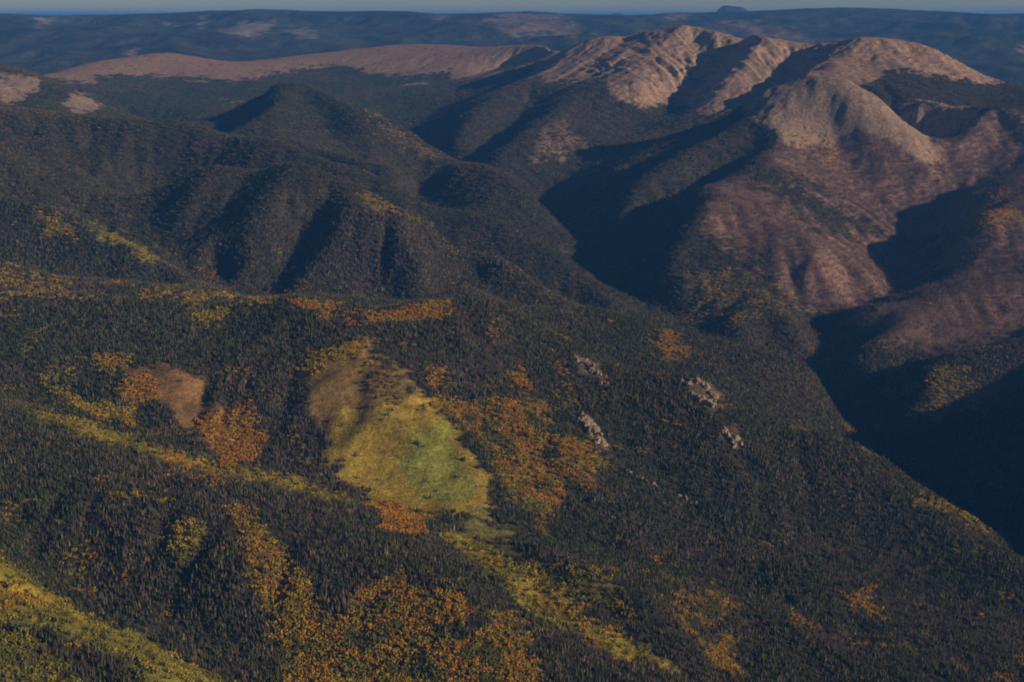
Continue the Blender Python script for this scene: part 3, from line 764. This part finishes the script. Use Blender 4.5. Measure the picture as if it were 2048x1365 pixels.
ptc = pn.new('ShaderNodeTexCoord'); pl.new(ptc.outputs['Object'], pno.inputs['Vector'])
pr = pn.new('ShaderNodeValToRGB'); pr.color_ramp.elements[0].position = 0.35; pr.color_ramp.elements[1].position = 0.65
pr.color_ramp.elements[0].color = (0.36, 0.29, 0.23, 1); pr.color_ramp.elements[1].color = (0.56, 0.46, 0.38, 1)
pl.new(pno.outputs['Fac'], pr.inputs[0]); pl.new(pr.outputs[0], pb.inputs['Base Color']); pb.inputs['Roughness'].default_value = 1
PV = np.array([(-240000, 37000, PLAIN_Z), (240000, 37000, PLAIN_Z), (240000, 300000, PLAIN_Z), (-240000, 300000, PLAIN_Z)])
tag(quad_mesh('plain', PV, np.array([[0, 1, 2, 3]]), None, None, pm), 'pale hazy plain stretching to the horizon behind the far range', 'plain', kind='structure')
# low land that carries everything beyond what the picture shows
low = quad_mesh('lowland', np.array([(-240000, -60000, CZ - 2320.), (240000, -60000, CZ - 2320.), (240000, 37500, CZ - 2320.), (-240000, 37500, CZ - 2320.)]), np.array([[0, 1, 2, 3]]), None, None, pm)
tag(low, 'dark low ground under and around the hills', 'lowland', kind='structure')

# ------------------------------------------------------------------ haze
hz = bpy.data.meshes.new('haze')
bm = bmesh.new(); bmesh.ops.create_cube(bm, size=1); bm.to_mesh(hz); bm.free()
hzo = bpy.data.objects.new('haze', hz); COL.objects.link(hzo)
z0, z1 = CZ - 2400, CZ + 260
hzo.scale = (500000, 380000, z1 - z0); hzo.location = (0, 125000, (z0 + z1) / 2)
hm = bpy.data.materials.new('haze_air'); hm.use_nodes = True
hn = hm.node_tree.nodes; hn.remove(hn['Principled BSDF'])
pv = hn.new('ShaderNodeVolumePrincipled')
pv.inputs['Color'].default_value = (0.10, 0.37, 1.0, 1)
pv.inputs['Density'].default_value = 1.85e-5
pv.inputs['Anisotropy'].default_value = 0.0
hm.node_tree.links.new(pv.outputs[0], hn['Material Output'].inputs['Volume'])
hz.materials.append(hm)
tag(hzo, 'blue haze filling the air between the ranges', 'haze', kind='stuff')

# ------------------------------------------------------------------ trees
def tree_mat(name, trunkless=True):
    m, n, l, b = new_mat(name)
    ti = n.new('ShaderNodeAttribute'); ti.attribute_name = 'tint'; ti.attribute_type = 'INSTANCER'
    to = n.new('ShaderNodeAttribute'); to.attribute_name = 'tone'
    sc = n.new('ShaderNodeVectorMath'); sc.operation = 'MULTIPLY'
    l.new(ti.outputs['Color'], sc.inputs[0]); l.new(to.outputs['Color'], sc.inputs[1])
    l.new(sc.outputs[0], b.inputs['Base Color'])
    b.inputs['Roughness'].default_value = 1.0
    b.inputs['Specular IOR Level'].default_value = 0.0
    return m
M_TREE = tree_mat('foliage')

ICO = None
def ico():
    global ICO
    if ICO is None:
        bm = bmesh.new(); bmesh.ops.create_icosphere(bm, subdivisions=2, radius=1)
        ICO = (np.array([v.co[:] for v in bm.verts]), np.array([[v.index for v in f.verts] for f in bm.faces]))
        bm.free()
    return ICO

def conifer(r, h, rad, tiers=4, sides=7):
    """a ragged spire: overlapping skirts of drooping boughs"""
    V, Fc = [], []
    for k in range(tiers):
        f0 = 0.06 + 0.80 * k / tiers
        top = min(1.0, f0 + 1.55 / tiers + 0.08) if k < tiers - 1 else 1.0
        rr = rad * (1 - 0.86 * k / tiers)
        b = len(V)
        V.append((r.uniform(-.1, .1), r.uniform(-.1, .1), h * top))
        a0 = r.uniform(0, 6.28)
        for s in range(sides):
            a = a0 + 6.2832 * s / sides
            q = rr * (r.uniform(0.55, 1.2))
            V.append((q * math.cos(a), q * math.sin(a), h * f0 + r.uniform(-.05, .05) * h))
        for s in range(sides):
            Fc.append((b, b + 1 + s, b + 1 + (s + 1) % sides))
    return np.array(V), np.array(Fc)

def broadleaf(r, h, rad, n=36):
    """aspen crown: leafy sprays spread through a loose oval, with gaps"""
    d = r.standard_normal((n, 3)); d /= np.linalg.norm(d, axis=1, keepdims=True)
    q = r.uniform(0.55, 1.08, (n, 1))
    c = d * q * np.array((rad, rad, h * 0.38)) + np.array((0, 0, h * 0.60))
    V, Fc = [], []
    for i in range(n):
        a = r.standard_normal(3); a -= d[i] * a.dot(d[i]) * 0.7; a /= np.linalg.norm(a)
        b = np.cross(d[i], a); b /= np.linalg.norm(b) + 1e-6
        s1, s2 = rad * r.uniform(.42, .75), rad * r.uniform(.42, .75)
        k = len(V)
        V += [c[i] - a * s1 - b * s2 * .6, c[i] + a * s1 - b * s2 * .5, c[i] + b * s2]
        Fc.append((k, k + 1, k + 2))
    return np.array(V), np.array(Fc)

def stem(r0, h, sides=4):
    V = [(r0 * math.cos(6.2832 * s / sides), r0 * math.sin(6.2832 * s / sides), -1.5) for s in range(sides)] + [(0, 0, h)]
    return np.array(V), np.array([(s, (s + 1) % sides, sides) for s in range(sides)])

def snag(r, h, rad):
    """dead standing spruce: bare pole with short broken limbs"""
    V, Fc = [list(map(tuple, a)) for a in stem(0.62, h)]
    for k in range(9):
        z = h * r.uniform(0.25, 0.92); a = r.uniform(0, 6.28); L = rad * (1.15 - z / h) * r.uniform(.7, 1.3)
        b = len(V)
        V += [(0, 0, z + .45), (0, 0, z - .45), (L * math.cos(a), L * math.sin(a), z - 0.25 * L)]
        Fc.append((b, b + 1, b + 2))
    return np.array(V), np.array(Fc)

def clump_mesh(name, parts):
    """parts: [(V, F, tone rgb)] -> one mesh"""
    VV, FF, TT = [], [], []
    o = 0
    for V, Fc, t in parts:
        VV.append(V); FF.append(Fc + o); TT.append(np.tile(np.array(t, float), (len(V), 1))); o += len(V)
    V = np.concatenate(VV); Fc = np.concatenate(FF); T = np.concatenate(TT)
    me = bpy.data.meshes.new(name)
    me.from_pydata(V.tolist(), [], Fc.tolist())
    a = me.attributes.new('tone', 'FLOAT_COLOR', 'POINT')
    a.data.foreach_set('color', np.concatenate([T, np.ones((len(T), 1))], 1).astype(np.float32).ravel())
    me.materials.append(M_TREE)
    return me

def tone(r, v=0.34):
    k = max(0.4, 1 + v * r.standard_normal())
    return (k * r.uniform(.92, 1.1), k, k * r.uniform(.88, 1.08))

protos = {}
def proto_collection(kind, n, maker):
    c = bpy.data.collections.new('proto_' + kind)
    for i in range(n):
        r = np.random.default_rng(500 + i + sum(map(ord, kind)))
        o = bpy.data.objects.new('%s_clump_%02d' % (kind, i), maker(r))
        c.objects.link(o)
    protos[kind] = (c, n)

def mk_con(r, count, half, hmin, hmax):
    P = []
    for k in range(count):
        V, Fc = conifer(r, r.uniform(hmin, hmax), r.uniform(2.3, 3.7) * hmax / 22, 3)
        x, y = r.uniform(-half, half, 2)
        P.append((V + np.array((x, y, -1.0 + r.uniform(-1.5, .5))), Fc, tone(r)))
    return clump_mesh('conifers', P)
def mk_asp(r, count, half, hmin, hmax):
    P = []
    for k in range(count):
        h = r.uniform(hmin, hmax)
        V, Fc = broadleaf(r, h, r.uniform(.15, .23) * h, 26)
        x, y = r.uniform(-half, half, 2); off = np.array((x, y, -0.8))
        P.append((V + off, Fc, tone(r, 0.2)))
    return clump_mesh('aspens', P)
def mk_snag(r, count, half, hmin, hmax):
    P = []
    for k in range(count):
        V, Fc = snag(r, r.uniform(hmin, hmax), 2.0)
        x, y = r.uniform(-half, half, 2)
        P.append((V + np.array((x, y, -1.0)), Fc, tone(r, .3)))
    return clump_mesh('snags', P)
proto_collection('conifer', 10, lambda r: mk_con(r, 6, 8.5, 8, 20))
proto_collection('conifer_far', 8, lambda r: mk_con(r, 18, 14, 8, 15))
proto_collection('aspen', 8, lambda r: mk_asp(r, 16, 8.5, 4.5, 12.5))
proto_collection('brush', 6, lambda r: mk_asp(r, 8, 6.5, 1.4, 3.6))
proto_collection('snag', 8, lambda r: mk_snag(r, 6, 10, 10, 19))
proto_collection('snag_far', 8, lambda r: mk_snag(r, 16, 15, 11, 20))

def scatter_tree(kind):
    c, n = protos[kind]
    g = bpy.data.node_groups.new('scatter_' + kind, 'GeometryNodeTree')
    g.interface.new_socket('Geometry', in_out='INPUT', socket_type='NodeSocketGeometry')
    g.interface.new_socket('Geometry', in_out='OUTPUT', socket_type='NodeSocketGeometry')
    N, L = g.nodes, g.links
    gi, go = N.new('NodeGroupInput'), N.new('NodeGroupOutput')
    ip = N.new('GeometryNodeInstanceOnPoints')
    ci = N.new('GeometryNodeCollectionInfo'); ci.inputs['Collection'].default_value = c
    ci.inputs['Separate Children'].default_value = True; ci.inputs['Reset Children'].default_value = True
    def na(nm, t):
        q = N.new('GeometryNodeInputNamedAttribute'); q.data_type = t; q.inputs['Name'].default_value = nm
        return q.outputs['Attribute']
    L.new(gi.outputs[0], ip.inputs['Points']); L.new(ci.outputs[0], ip.inputs['Instance'])
    ip.inputs['Pick Instance'].default_value = True
    L.new(na('idx', 'INT'), ip.inputs['Instance Index'])
    cr = N.new('ShaderNodeCombineXYZ'); L.new(na('spin', 'FLOAT'), cr.inputs[2])
    er = N.new('FunctionNodeEulerToRotation'); L.new(cr.outputs[0], er.inputs[0]); L.new(er.outputs[0], ip.inputs['Rotation'])
    L.new(na('size', 'FLOAT_VECTOR'), ip.inputs['Scale'])
    L.new(ip.outputs[0], go.inputs[0])
    return g
groups_gn = {}

def scatter(name, kind, P, tint, label, cat, size=None, group=None):
    if len(P) == 0:
        return None
    if kind not in groups_gn:
        groups_gn[kind] = scatter_tree(kind)
    me = bpy.data.meshes.new(name)
    me.vertices.add(len(P)); me.vertices.foreach_set('co', P.astype(np.float32).ravel())
    def at(nm, t, f, data, dt=np.float32):
        a = me.attributes.new(nm, t, 'POINT'); a.data.foreach_set(f, np.ascontiguousarray(data, dt).ravel())
    at('idx', 'INT', 'value', rng.integers(0, protos[kind][1], len(P)), np.int32)
    at('spin', 'FLOAT', 'value', rng.uniform(0, 6.283, len(P)))
    s = rng.uniform(.8, 1.2, len(P)) if size is None else size
    at('size', 'FLOAT_VECTOR', 'vector', np.stack([s, s, s * rng.uniform(.85, 1.15, len(P))], 1))
    at('tint', 'FLOAT_COLOR', 'color', np.concatenate([np.clip(tint, .004, .8), np.ones((len(P), 1))], 1))
    o = bpy.data.objects.new(name, me); COL.objects.link(o)
    md = o.modifiers.new('scatter', 'NODES'); md.node_group = groups_gn[kind]
    tag(o, label, cat, group, 'stuff')
    return o

def jgrid(x0, x1, y0, y1, c):
    xs, ys = np.arange(x0, x1, c), np.arange(y0, y1, c)
    x, y = np.meshgrid(xs, ys)
    x = (x + rng.uniform(0, c, x.shape)).ravel(); y = (y + rng.uniform(0, c, y.shape)).ravel()
    return x, y
def in_view(x, y, lift=22.0):
    k = (np.abs(x) < 380 + 0.38 * y)
    x, y = x[k], y[k]
    z = hsample(x, y)
    px, py = w2p(x, y, z)
    k = (px > -240) & (px < 2290) & (py < 1540) & seen(x, y, z, lift)
    return x[k], y[k], z[k], px[k], py[k]

def con_tint(x, y, lfm):
    a = 0.7 * fbm(x, y, 420, 3, 401) + 0.6 * fbm(x, y, 1300, 2, 405); b = rng.standard_normal(len(x))
    dead = np.clip(np.array((0.27, 0.38, 0.6, 0.2))[lfm] + 0.9 * a + 0.30 * b, 0, 1)[:, None]
    base = np.array((0.056, 0.066, 0.023)) * (1 - dead) + np.array((0.136, 0.096, 0.060)) * dead
    return base * (1 + 0.18 * rng.standard_normal((len(x), 1))).clip(.5, 1.6)

BIG = {'conifer': [], 'aspen': [], 'snag': []}     # nearest trees become things of their own
if TREES:
    lf = np.zeros(cx.shape, int); lf[hills] = 1; lf[massif] = 2; lf[plateau] = 3
    def landform(x, y):
        i = np.clip(((x - X0) / CELL).astype(int), 0, nx - 2); j = np.clip(((y - Y0) / CELL).astype(int), 0, ny - 2)
        return lf[j, i]
    con_pts, snag_pts = [], []
    brush_pts, brush_tint = [], []
    asp_pts = [[] for _ in ASPEN]; asp_tint = [[] for _ in ASPEN]
    for near in (True, False):
        c = 14.0 if near else 23.0
        x, y = jgrid(-5200, 5200, 2300, 7600, c) if near else jgrid(-7000, 7200, 7600, 17500, c)
        x, y, z, px, py = in_view(x, y)
        bs, br, md_, rk = hsample(x, y, bare), hsample(x, y, burn), hsample(x, y, mead), hsample(x, y, rock)
        u = rng.uniform(0, 1, len(x)); taken = np.zeros(len(x), bool); thin = np.zeros(len(x), bool)
        for q, (poly, a, b, share, cols, lab) in enumerate(ASPEN):
            bb = (px > min(p[0] for p in poly) - 45) & (px < max(p[0] for p in poly) + 45) & (py > min(p[1] for p in poly) - 45) & (py < max(p[1] for p in poly) + 45) & ~taken
            ix = np.nonzero(bb)[0]
            if not len(ix): continue
            m = mask(poly, a, b, *((7.0, 13.0) if poly[0][0] in (-60, 40, 880) else (12.0, 30.0)), px[ix], py[ix], x[ix], y[ix])
            cl = 0.55 + 0.9 * fbm(x[ix], y[ix], 90, 2, 431)
            hit = ix[(rng.uniform(0, 1, len(ix)) < m * (share * 0.9 + .3) * np.clip(cl + share * 0.7, 0, 1.3))]
            taken[hit] = True
            thin[ix] |= (m > .5) & (rng.uniform(0, 1, len(ix)) < share * .55)
            P = np.stack([x[hit], y[hit], z[hit]], 1)
            sel = np.clip(((fbm(x[hit], y[hit], 130, 2, 440 + q) * 1.2 + 0.5 + 0.10 * rng.standard_normal(len(hit))) * len(cols)).astype(int), 0, len(cols) - 1)
            t = np.array(cols)[sel] * (1 + 0.16 * rng.standard_normal((len(hit), 1))).clip(.55, 1.5)
            asp_pts[q].append(P); asp_tint[q].append(t)
        # odd aspens through the timber
        odd = ~taken & (near) & (bs < .3) & (md_ < .4) & (fbm(x, y, 130, 2, 461) + 0.35 * fbm(x, y, 700, 2, 465) > 0.44) & (u < .55)
        u2 = rng.uniform(0.03, .97, len(x))
        lone = (md_ > .3) & (rng.uniform(0, 1, len(x)) < .012)
        brushy = ~taken & ~odd & ~lone & (md_ > u2) & near
        snaggy = ~taken & ~odd & ~brushy & (br > u2) & (bs < .7) & (rk < u2)
        rest = ~taken & ~thin & ~odd & ~brushy & ~snaggy & (rk < u2)
        krum = (bs > .5) & (u < 0.45 * sstep(.22, .5, fbm(x, y, 260, 3, 471)))
        rest &= (bs < .15 + .7 * u2) | krum
        rest &= rng.uniform(0, 1, len(x)) < 0.92 + 0.7 * fbm(x, y, 60, 2, 477)
        # the dead stands in the foreground timber
        dz = sstep(.05, .45, fbm(x, y, 520, 2, 481) + 0.35 * np.exp(-((px - 1600) / 400) ** 2 - ((py - 1230) / 190) ** 2) + 0.3 * np.exp(-((px - 260) / 260) ** 2 - ((py - 1060) / 110) ** 2) - 0.05)
        ds = rest & near & (rng.uniform(0, 1, len(x)) < 0.45 * dz)
        rest &= ~ds
        con_pts.append((near, x[rest], y[rest], z[rest], bs[rest]))
        for sel_, fac in ((snaggy, 1.0), (ds, 1.0)):
            kk = sel_ & (rng.uniform(0, 1, len(x)) < (0.8 if sel_ is snaggy else 1.0))
            snag_pts.append((near, x[kk], y[kk], z[kk], sel_ is snaggy))
        if near:
            ox, oy, oz = x[odd], y[odd], z[odd]
            ocol = np.array([GOLD, ORANGE, YEL, GREEN])[np.clip(((fbm(ox, oy, 260, 2, 491) + .5 + .2 * rng.standard_normal(len(ox))) * 4).astype(int), 0, 3)]
    # brush on the meadows, finer
    x, y = jgrid(-2600, 2200, 2300, 5500, 8.5)
    md_ = hsample(x, y, mead); k = md_ > rng.uniform(.1, .8, len(md_))
    x, y, z, px, py = in_view(x[k], y[k], 12)
    cov = np.stack([hsample(x, y, COV[..., k]) for k in range(3)], 1)
    k = rng.uniform(0, 1, len(x)) < 0.85
    bt = cov[k] * 1.28 * (1 + .32 * rng.standard_normal((k.sum(), 1))).clip(.4, 1.8)
    hv = (0.5 + 0.9 * fbm(x[k], y[k], 45, 3, 601) + .2 * rng.standard_normal(k.sum())).clip(0, 1)[:, None]
    bt = bt * (1 - .45 * hv) + np.array(OLIVE) * 1.2 * .45 * hv
    brush = np.stack([x[k], y[k], z[k]], 1)

    # ---- pull the nearest trees out of the masses: they become single objects
    def pull(P, T, limit, per):
        px, py = w2p(P[:, 0], P[:, 1], P[:, 2] + 8)
        ok = (px > 4) & (px < 2044) & (py < 1352) & seen(P[:, 0], P[:, 1], P[:, 2], 6)
        order = np.argsort(np.where(ok, P[:, 1], 1e9))[:limit // per]
        keep = np.ones(len(P), bool); keep[order] = False
        return P[order], T[order], P[keep], T[keep]
    LFN = [('on the near hillside below the orange crest', 0), ('on the rolling hills in the middle distance', 1), ('under the bald peaks and beside the shaded valley', 2), ('on the basin slope under the brown plateau', 3)]
    for near, x, y, z, bs in con_pts:
        P = np.stack([x, y, z], 1); L = landform(x, y); T = con_tint(x, y, L)
        for txt, k in LFN:
            s = L == k
            if not s.any(): continue
            Pk, Tk = P[s], T[s]
            if near and k == 0:
                b0, t0, Pk, Tk = pull(Pk, Tk, 300, 4)
                BIG['conifer'] = (b0, t0)
            sz = rng.uniform(.75, 1.15, len(Pk)) * np.where(bs[s][:len(Pk)] > .5, .55, 1.0) if not (near and k == 0) else (0.95 + 0.45 * fbm(Pk[:, 0], Pk[:, 1], 110, 2, 479) + .12 * rng.standard_normal(len(Pk))).clip(.55, 1.35)
            scatter('conifer_forest', 'conifer' if near else 'conifer_far', Pk, Tk, ('dense dark conifer forest ' if near else 'fine dark conifer timber ') + (txt if near or k else 'on the back of the near hill') + ('' if not (near and k) else ', its nearest stands'), 'forest', sz)
    for near, x, y, z, burned in snag_pts:
        P = np.stack([x, y, z], 1)
        T = np.array((0.20, 0.135, 0.115)) * (1 + .2 * rng.standard_normal((len(P), 1))).clip(.5, 1.5) if burned else np.array((0.17, 0.125, 0.115)) * (1 + .25 * rng.standard_normal((len(P), 1))).clip(.4, 1.6)
        if near and not burned:
            b0, t0, P, T = pull(P, T, 120, 4)
            BIG['snag'] = (b0, t0)
        if not len(P): continue
        scatter('burned_timber', 'snag' if near else 'snag_far', P, T, {(True, True): 'grey burned snags on the lowest brown slopes above the canyon', (False, True): 'mauve-grey burned snags over the brown slopes at right', (True, False): 'pale dead standing trees mixed through the near timber', (False, False): 'dead standing trees among the far timber'}[(near, burned)], 'dead trees')
    AP, AT = [], []
    near_pool = []
    for q, (poly, a, b, share, cols, lab) in enumerate(ASPEN):
        P = np.concatenate(asp_pts[q]) if asp_pts[q] else np.zeros((0, 3))
        T = np.concatenate(asp_tint[q]) if asp_tint[q] else np.zeros((0, 3))
        if q in (13, 16, 17) and len(P):
            b0, t0, P, T = pull(P, T, 100 if q != 16 else 100, 5)
            near_pool.append((q, b0, t0))
        scatter('aspen_grove', 'aspen', P, T, lab, 'aspen grove', group='aspen groves in autumn colour')
    BIG['aspen'] = near_pool
    scatter('aspen_grove', 'aspen', np.stack([ox, oy, oz], 1), ocol, 'single gold and orange aspens dotted through the near dark timber', 'aspens', rng.uniform(.7, 1.0, len(ox)), 'aspen groves in autumn colour')
    scatter('aspen_brush', 'brush', brush, bt, 'low aspen brush and grass covering the green and tan clearings', 'brush')
    print('COUNTS', [len(a[1]) for a in con_pts], [len(a[1]) for a in snag_pts], len(brush), sum(len(a) for p in asp_pts for a in p), len(ox))

# ------------------------------------------------------------------ the nearest trees, one by one
def plain_mat(name, col, var=0.25, sc=1.5):
    m, n, l, b = new_mat(name)
    tc = n.new('ShaderNodeTexCoord')
    no = n.new('ShaderNodeTexNoise'); no.inputs['Scale'].default_value = sc; no.inputs['Detail'].default_value = 4
    l.new(tc.outputs['Object'], no.inputs['Vector'])
    rp = n.new('ShaderNodeValToRGB')
    rp.color_ramp.elements[0].position = .3; rp.color_ramp.elements[1].position = .7
    rp.color_ramp.elements[0].color = tuple(c * (1 - var) for c in col) + (1,); rp.color_ramp.elements[1].color = tuple(c * (1 + var) for c in col) + (1,)
    l.new(no.outputs['Fac'], rp.inputs[0]); l.new(rp.outputs[0], b.inputs['Base Color'])
    b.inputs['Roughness'].default_value = 1; b.inputs['Specular IOR Level'].default_value = 0
    return m
M_BARK, M_PALE, M_GREY = plain_mat('bark', (0.07, 0.05, 0.035)), plain_mat('aspen_bark', (0.42, 0.38, 0.30)), plain_mat('dead_wood', (0.17, 0.13, 0.12))

def py_mesh(name, V, Fc, mat, smooth=False):
    me = bpy.data.meshes.new(name); me.from_pydata(np.asarray(V).tolist(), [], np.asarray(Fc).tolist())
    me.materials.append(mat)
    return me
def make_single(kind, crown_meshes, trunk_mesh, P, size, spin, label, cat, group, nm):
    e = bpy.data.objects.new(nm, None); COL.objects.link(e)
    e.location = P; e.rotation_euler = (0, 0, spin); e.scale = (size,) * 3
    tag(e, label, cat, group)
    for pn_, mesh in (('crown', crown_meshes), ('trunk', trunk_mesh)):
        o = bpy.data.objects.new(pn_, mesh); COL.objects.link(o); o.parent = e
def place_txt(xy, z):
    px, py = w2p(xy[0], xy[1], z)
    a = 'below the green ridge' if px < 330 else 'between the green ridge and aspen wood' if px < 560 else 'inside the aspen wood' if px < 1080 else 'just right of the aspen wood' if px < 1420 else 'beyond the yellow clump' if px < 1760 else 'near the bottom right corner'
    return a + (' at the very bottom edge' if py > 1325 else ' a little above the bottom edge' if py > 1280 else ' well above the bottom edge')
if TREES:
    rr = np.random.default_rng(77)
    def stem_mesh(r0, h, mat): return py_mesh('trunk', *stem(r0, h, 5), mat)
    con_tints = [(0.064, 0.068, 0.030), (0.100, 0.083, 0.046), (0.140, 0.100, 0.064)]
    con_lab = ['dark green spruce', 'olive-brown spruce', 'dying greyish spruce']
    con_mats = [plain_mat('needles_%d' % i, c, .35, .6) for i, c in enumerate(con_tints)]
    con_m = [[py_mesh('crown', *conifer(rr, 20, rr.uniform(2.0, 2.7), 6, 9), m) for _ in range(5)] for m in con_mats]
    tr = stem_mesh(.35, 19, M_BARK)
    P, T = BIG['conifer']
    k = 0
    for p in P:
        for q in range(4):
            xy = p[:2] + rr.uniform(-8, 8, 2); z = float(hsample(xy[:1], xy[1:2])[0]) - .4
            i = int(rr.choice(3, p=[.45, .33, .22])); s = rr.uniform(.6, 1.1)
            make_single('conifer', con_m[i][k % 5], tr, (xy[0], xy[1], z), s, rr.uniform(0, 6.28), con_lab[i] + ' ' + place_txt(xy, z), 'spruce', con_lab[i] + 's ' + place_txt(xy, z), 'spruce_tree'); k += 1
    P, T = BIG['snag']
    sn = [snag(rr, 16, 2.2) for _ in range(5)]
    sn_c = [py_mesh('branches', V[5:], Fc[4:] - 5, M_GREY) for V, Fc in sn]
    tr = stem_mesh(.42, 16, M_GREY)
    for p in P:
        for q in range(4):
            xy = p[:2] + rr.uniform(-9, 9, 2); z = float(hsample(xy[:1], xy[1:2])[0]) - .4
            e = bpy.data.objects.new('dead_tree', None); COL.objects.link(e)
            e.location = (xy[0], xy[1], z); e.rotation_euler = (0, 0, rr.uniform(0, 6.28)); e.scale = (rr.uniform(.7, 1.15),) * 3
            tag(e, 'bare grey dead tree ' + place_txt(xy, z), 'dead tree', 'bare dead trees ' + place_txt(xy, z))
            for pn_, mesh in (('branches', sn_c[k % 5]), ('trunk', tr)):
                o = bpy.data.objects.new(pn_, mesh); COL.objects.link(o); o.parent = e
            k += 1
    tr = stem_mesh(.22, 8, M_PALE)
    acols = {13: [(OLIVE, 'olive'), (GOLD, 'golden')], 16: [(GREEN, 'yellow-green'), (YEL, 'yellow')], 17: [(OLIVE, 'dull olive'), (GREEN, 'green')]}
    atxt = {13: 'in the bottom centre aspen wood', 16: 'on the bottom left ridge', 17: 'in the bottom left corner hollow'}
    def side(q, xy, z):
        px, py = w2p(xy[0], xy[1], z)
        m_ = {13: 800, 16: 330, 17: 70}[q]
        return (', left part' if px < m_ else ', right part') + (', lowest row' if py > 1335 else '')
    for q, P, T in BIG['aspen']:
        cm = [(cname, [py_mesh('crown', *broadleaf(rr, 11, rr.uniform(2.3, 2.9)), plain_mat('leaves', c, .3, .5)) for _ in range(3)]) for c, cname in acols[q]]
        for p in P:
            for j in range(5):
                xy = p[:2] + rr.uniform(-7.5, 7.5, 2); z = float(hsample(xy[:1], xy[1:2])[0]) - .4
                i = int(rr.choice(2, p=[.65, .35]))
                make_single('aspen', cm[i][1][k % 3], tr, (xy[0], xy[1], z), rr.uniform(.75, 1.2), rr.uniform(0, 6.28), '%s aspen tree %s%s' % (cm[i][0], atxt[q], side(q, xy, z)), 'aspen', '%s aspens %s%s' % (cm[i][0], atxt[q], side(q, xy, z)), 'aspen_tree'); k += 1

# ------------------------------------------------------------------ rock outcrops on the near hillside
def ground_at(px, py):
    """where the line of sight through a photo pixel meets the ground"""
    d = np.arange(2.3, 9.0, 0.004)
    u = (px - 1024.0) / F; v = (682.5 - py) / F
    k = d * 1000 / (math.cos(PITCH) + v * math.sin(PITCH))
    x, y, z = u * k, d * 1000, CZ + k * (v * math.cos(PITCH) - math.sin(PITCH))
    g = hsample(x, y)
    i = int(np.argmax(g >= z))
    return x[i], y[i]
M_ROCK = plain_mat('granite', (0.30, 0.215, 0.15), .5, .12)
def boulder_mesh(r):
    bm = bmesh.new()
    for _ in range(16):
        d = r.standard_normal(3); d /= np.linalg.norm(d)
        bm.verts.new(tuple(d * r.uniform(.75, 1.1) * np.array((1, .8, .9))))
    out = bmesh.ops.convex_hull(bm, input=bm.verts)
    bmesh.ops.delete(bm, geom=[v for v in bm.verts if not v.link_faces], context='VERTS')
    me = bpy.data.meshes.new('boulder'); bm.to_mesh(me); bm.free()
    me.materials.append(M_ROCK)
    return me
rb = np.random.default_rng(5)
boulders = [boulder_mesh(rb) for _ in range(7)]
OUTCROPS = [
 ([(1152,716),(1168,724),(1185,738),(1200,756),(1215,775)], 44, 11, 'broken pale crag high on the near hillside, right of the orange cluster'),
 ([(1158,830),(1170,845),(1182,862),(1195,880),(1206,894)], 70, 15, 'largest pale cliff, a slanting slab beside the gold aspen band'),
 ([(1372,768),(1392,764),(1410,772),(1422,792),(1432,815),(1400,800),(1385,790)], 80, 12, 'rocky knob on the canyon rim of the near hillside'),
 ([(1446,862),(1458,868),(1468,880),(1475,895)], 36, 11, 'small tan crag below the rocky knob'),
 ([(1255,945),(1290,962),(1330,985),(1370,1000),(1396,1012)], 36, 7, 'low line of rocks running down the right hillside'),
 ([(1700,1262),(1712,1270)], 5, 7, 'few bare rocks under the gold aspen clump at lower right'),
]
for pts, nb_, size, lab in OUTCROPS:
    W = np.array([ground_at(*p) for p in pts])
    base = W.mean(0)
    zb = float(hsample(base[:1], base[1:2])[0])
    e = bpy.data.objects.new('rock_outcrop', None); COL.objects.link(e)
    e.location = (base[0], base[1], zb); tag(e, lab, 'rock outcrop')
    for i in range(nb_):
        t_ = rb.uniform(0, len(W) - 1.001); j = int(t_); q = W[j] + (W[j + 1] - W[j]) * (t_ - j) + rb.standard_normal(2) * size * .7
        z = float(hsample(q[:1], q[1:2])[0])
        o = bpy.data.objects.new('boulder', boulders[int(rb.integers(7))]); COL.objects.link(o); o.parent = e
        s_ = size * rb.uniform(.4, 1.7)
        o.location = (q[0] - base[0], q[1] - base[1], z - zb + s_ * .1)
        o.scale = (s_ * rb.uniform(.6, 1), s_ * rb.uniform(.6, 1), s_ * rb.uniform(.7, 1.3)); o.rotation_euler = (rb.uniform(-.3, .3), rb.uniform(-.3, .3), rb.uniform(0, 6.28))

# fallen logs in the open patch at lower right
M_LOG = plain_mat('bleached_log', (0.42, 0.35, 0.30), .2, 1.0)
lv, lfc = stem(.45, 14, 5)
log_me = py_mesh('fallen_log', lv, lfc, M_LOG)
for i in range(22):
    x_, y_ = ground_at(1905 + rb.normal() * 32, 1242 + rb.normal() * 18)
    o = bpy.data.objects.new('fallen_log', log_me); COL.objects.link(o)
    g = float(hsample(np.array([x_]), np.array([y_]))[0])
    o.location = (x_, y_, g + 1.6); o.rotation_euler = (math.pi / 2 + rb.uniform(-.15, .15), 0, rb.uniform(0, 6.28)); o.scale = (1, 1, rb.uniform(.7, 1.3))
    tag(o, 'bleached fallen log in the windthrow patch at lower right', 'log', 'bleached logs of the windthrow patch')
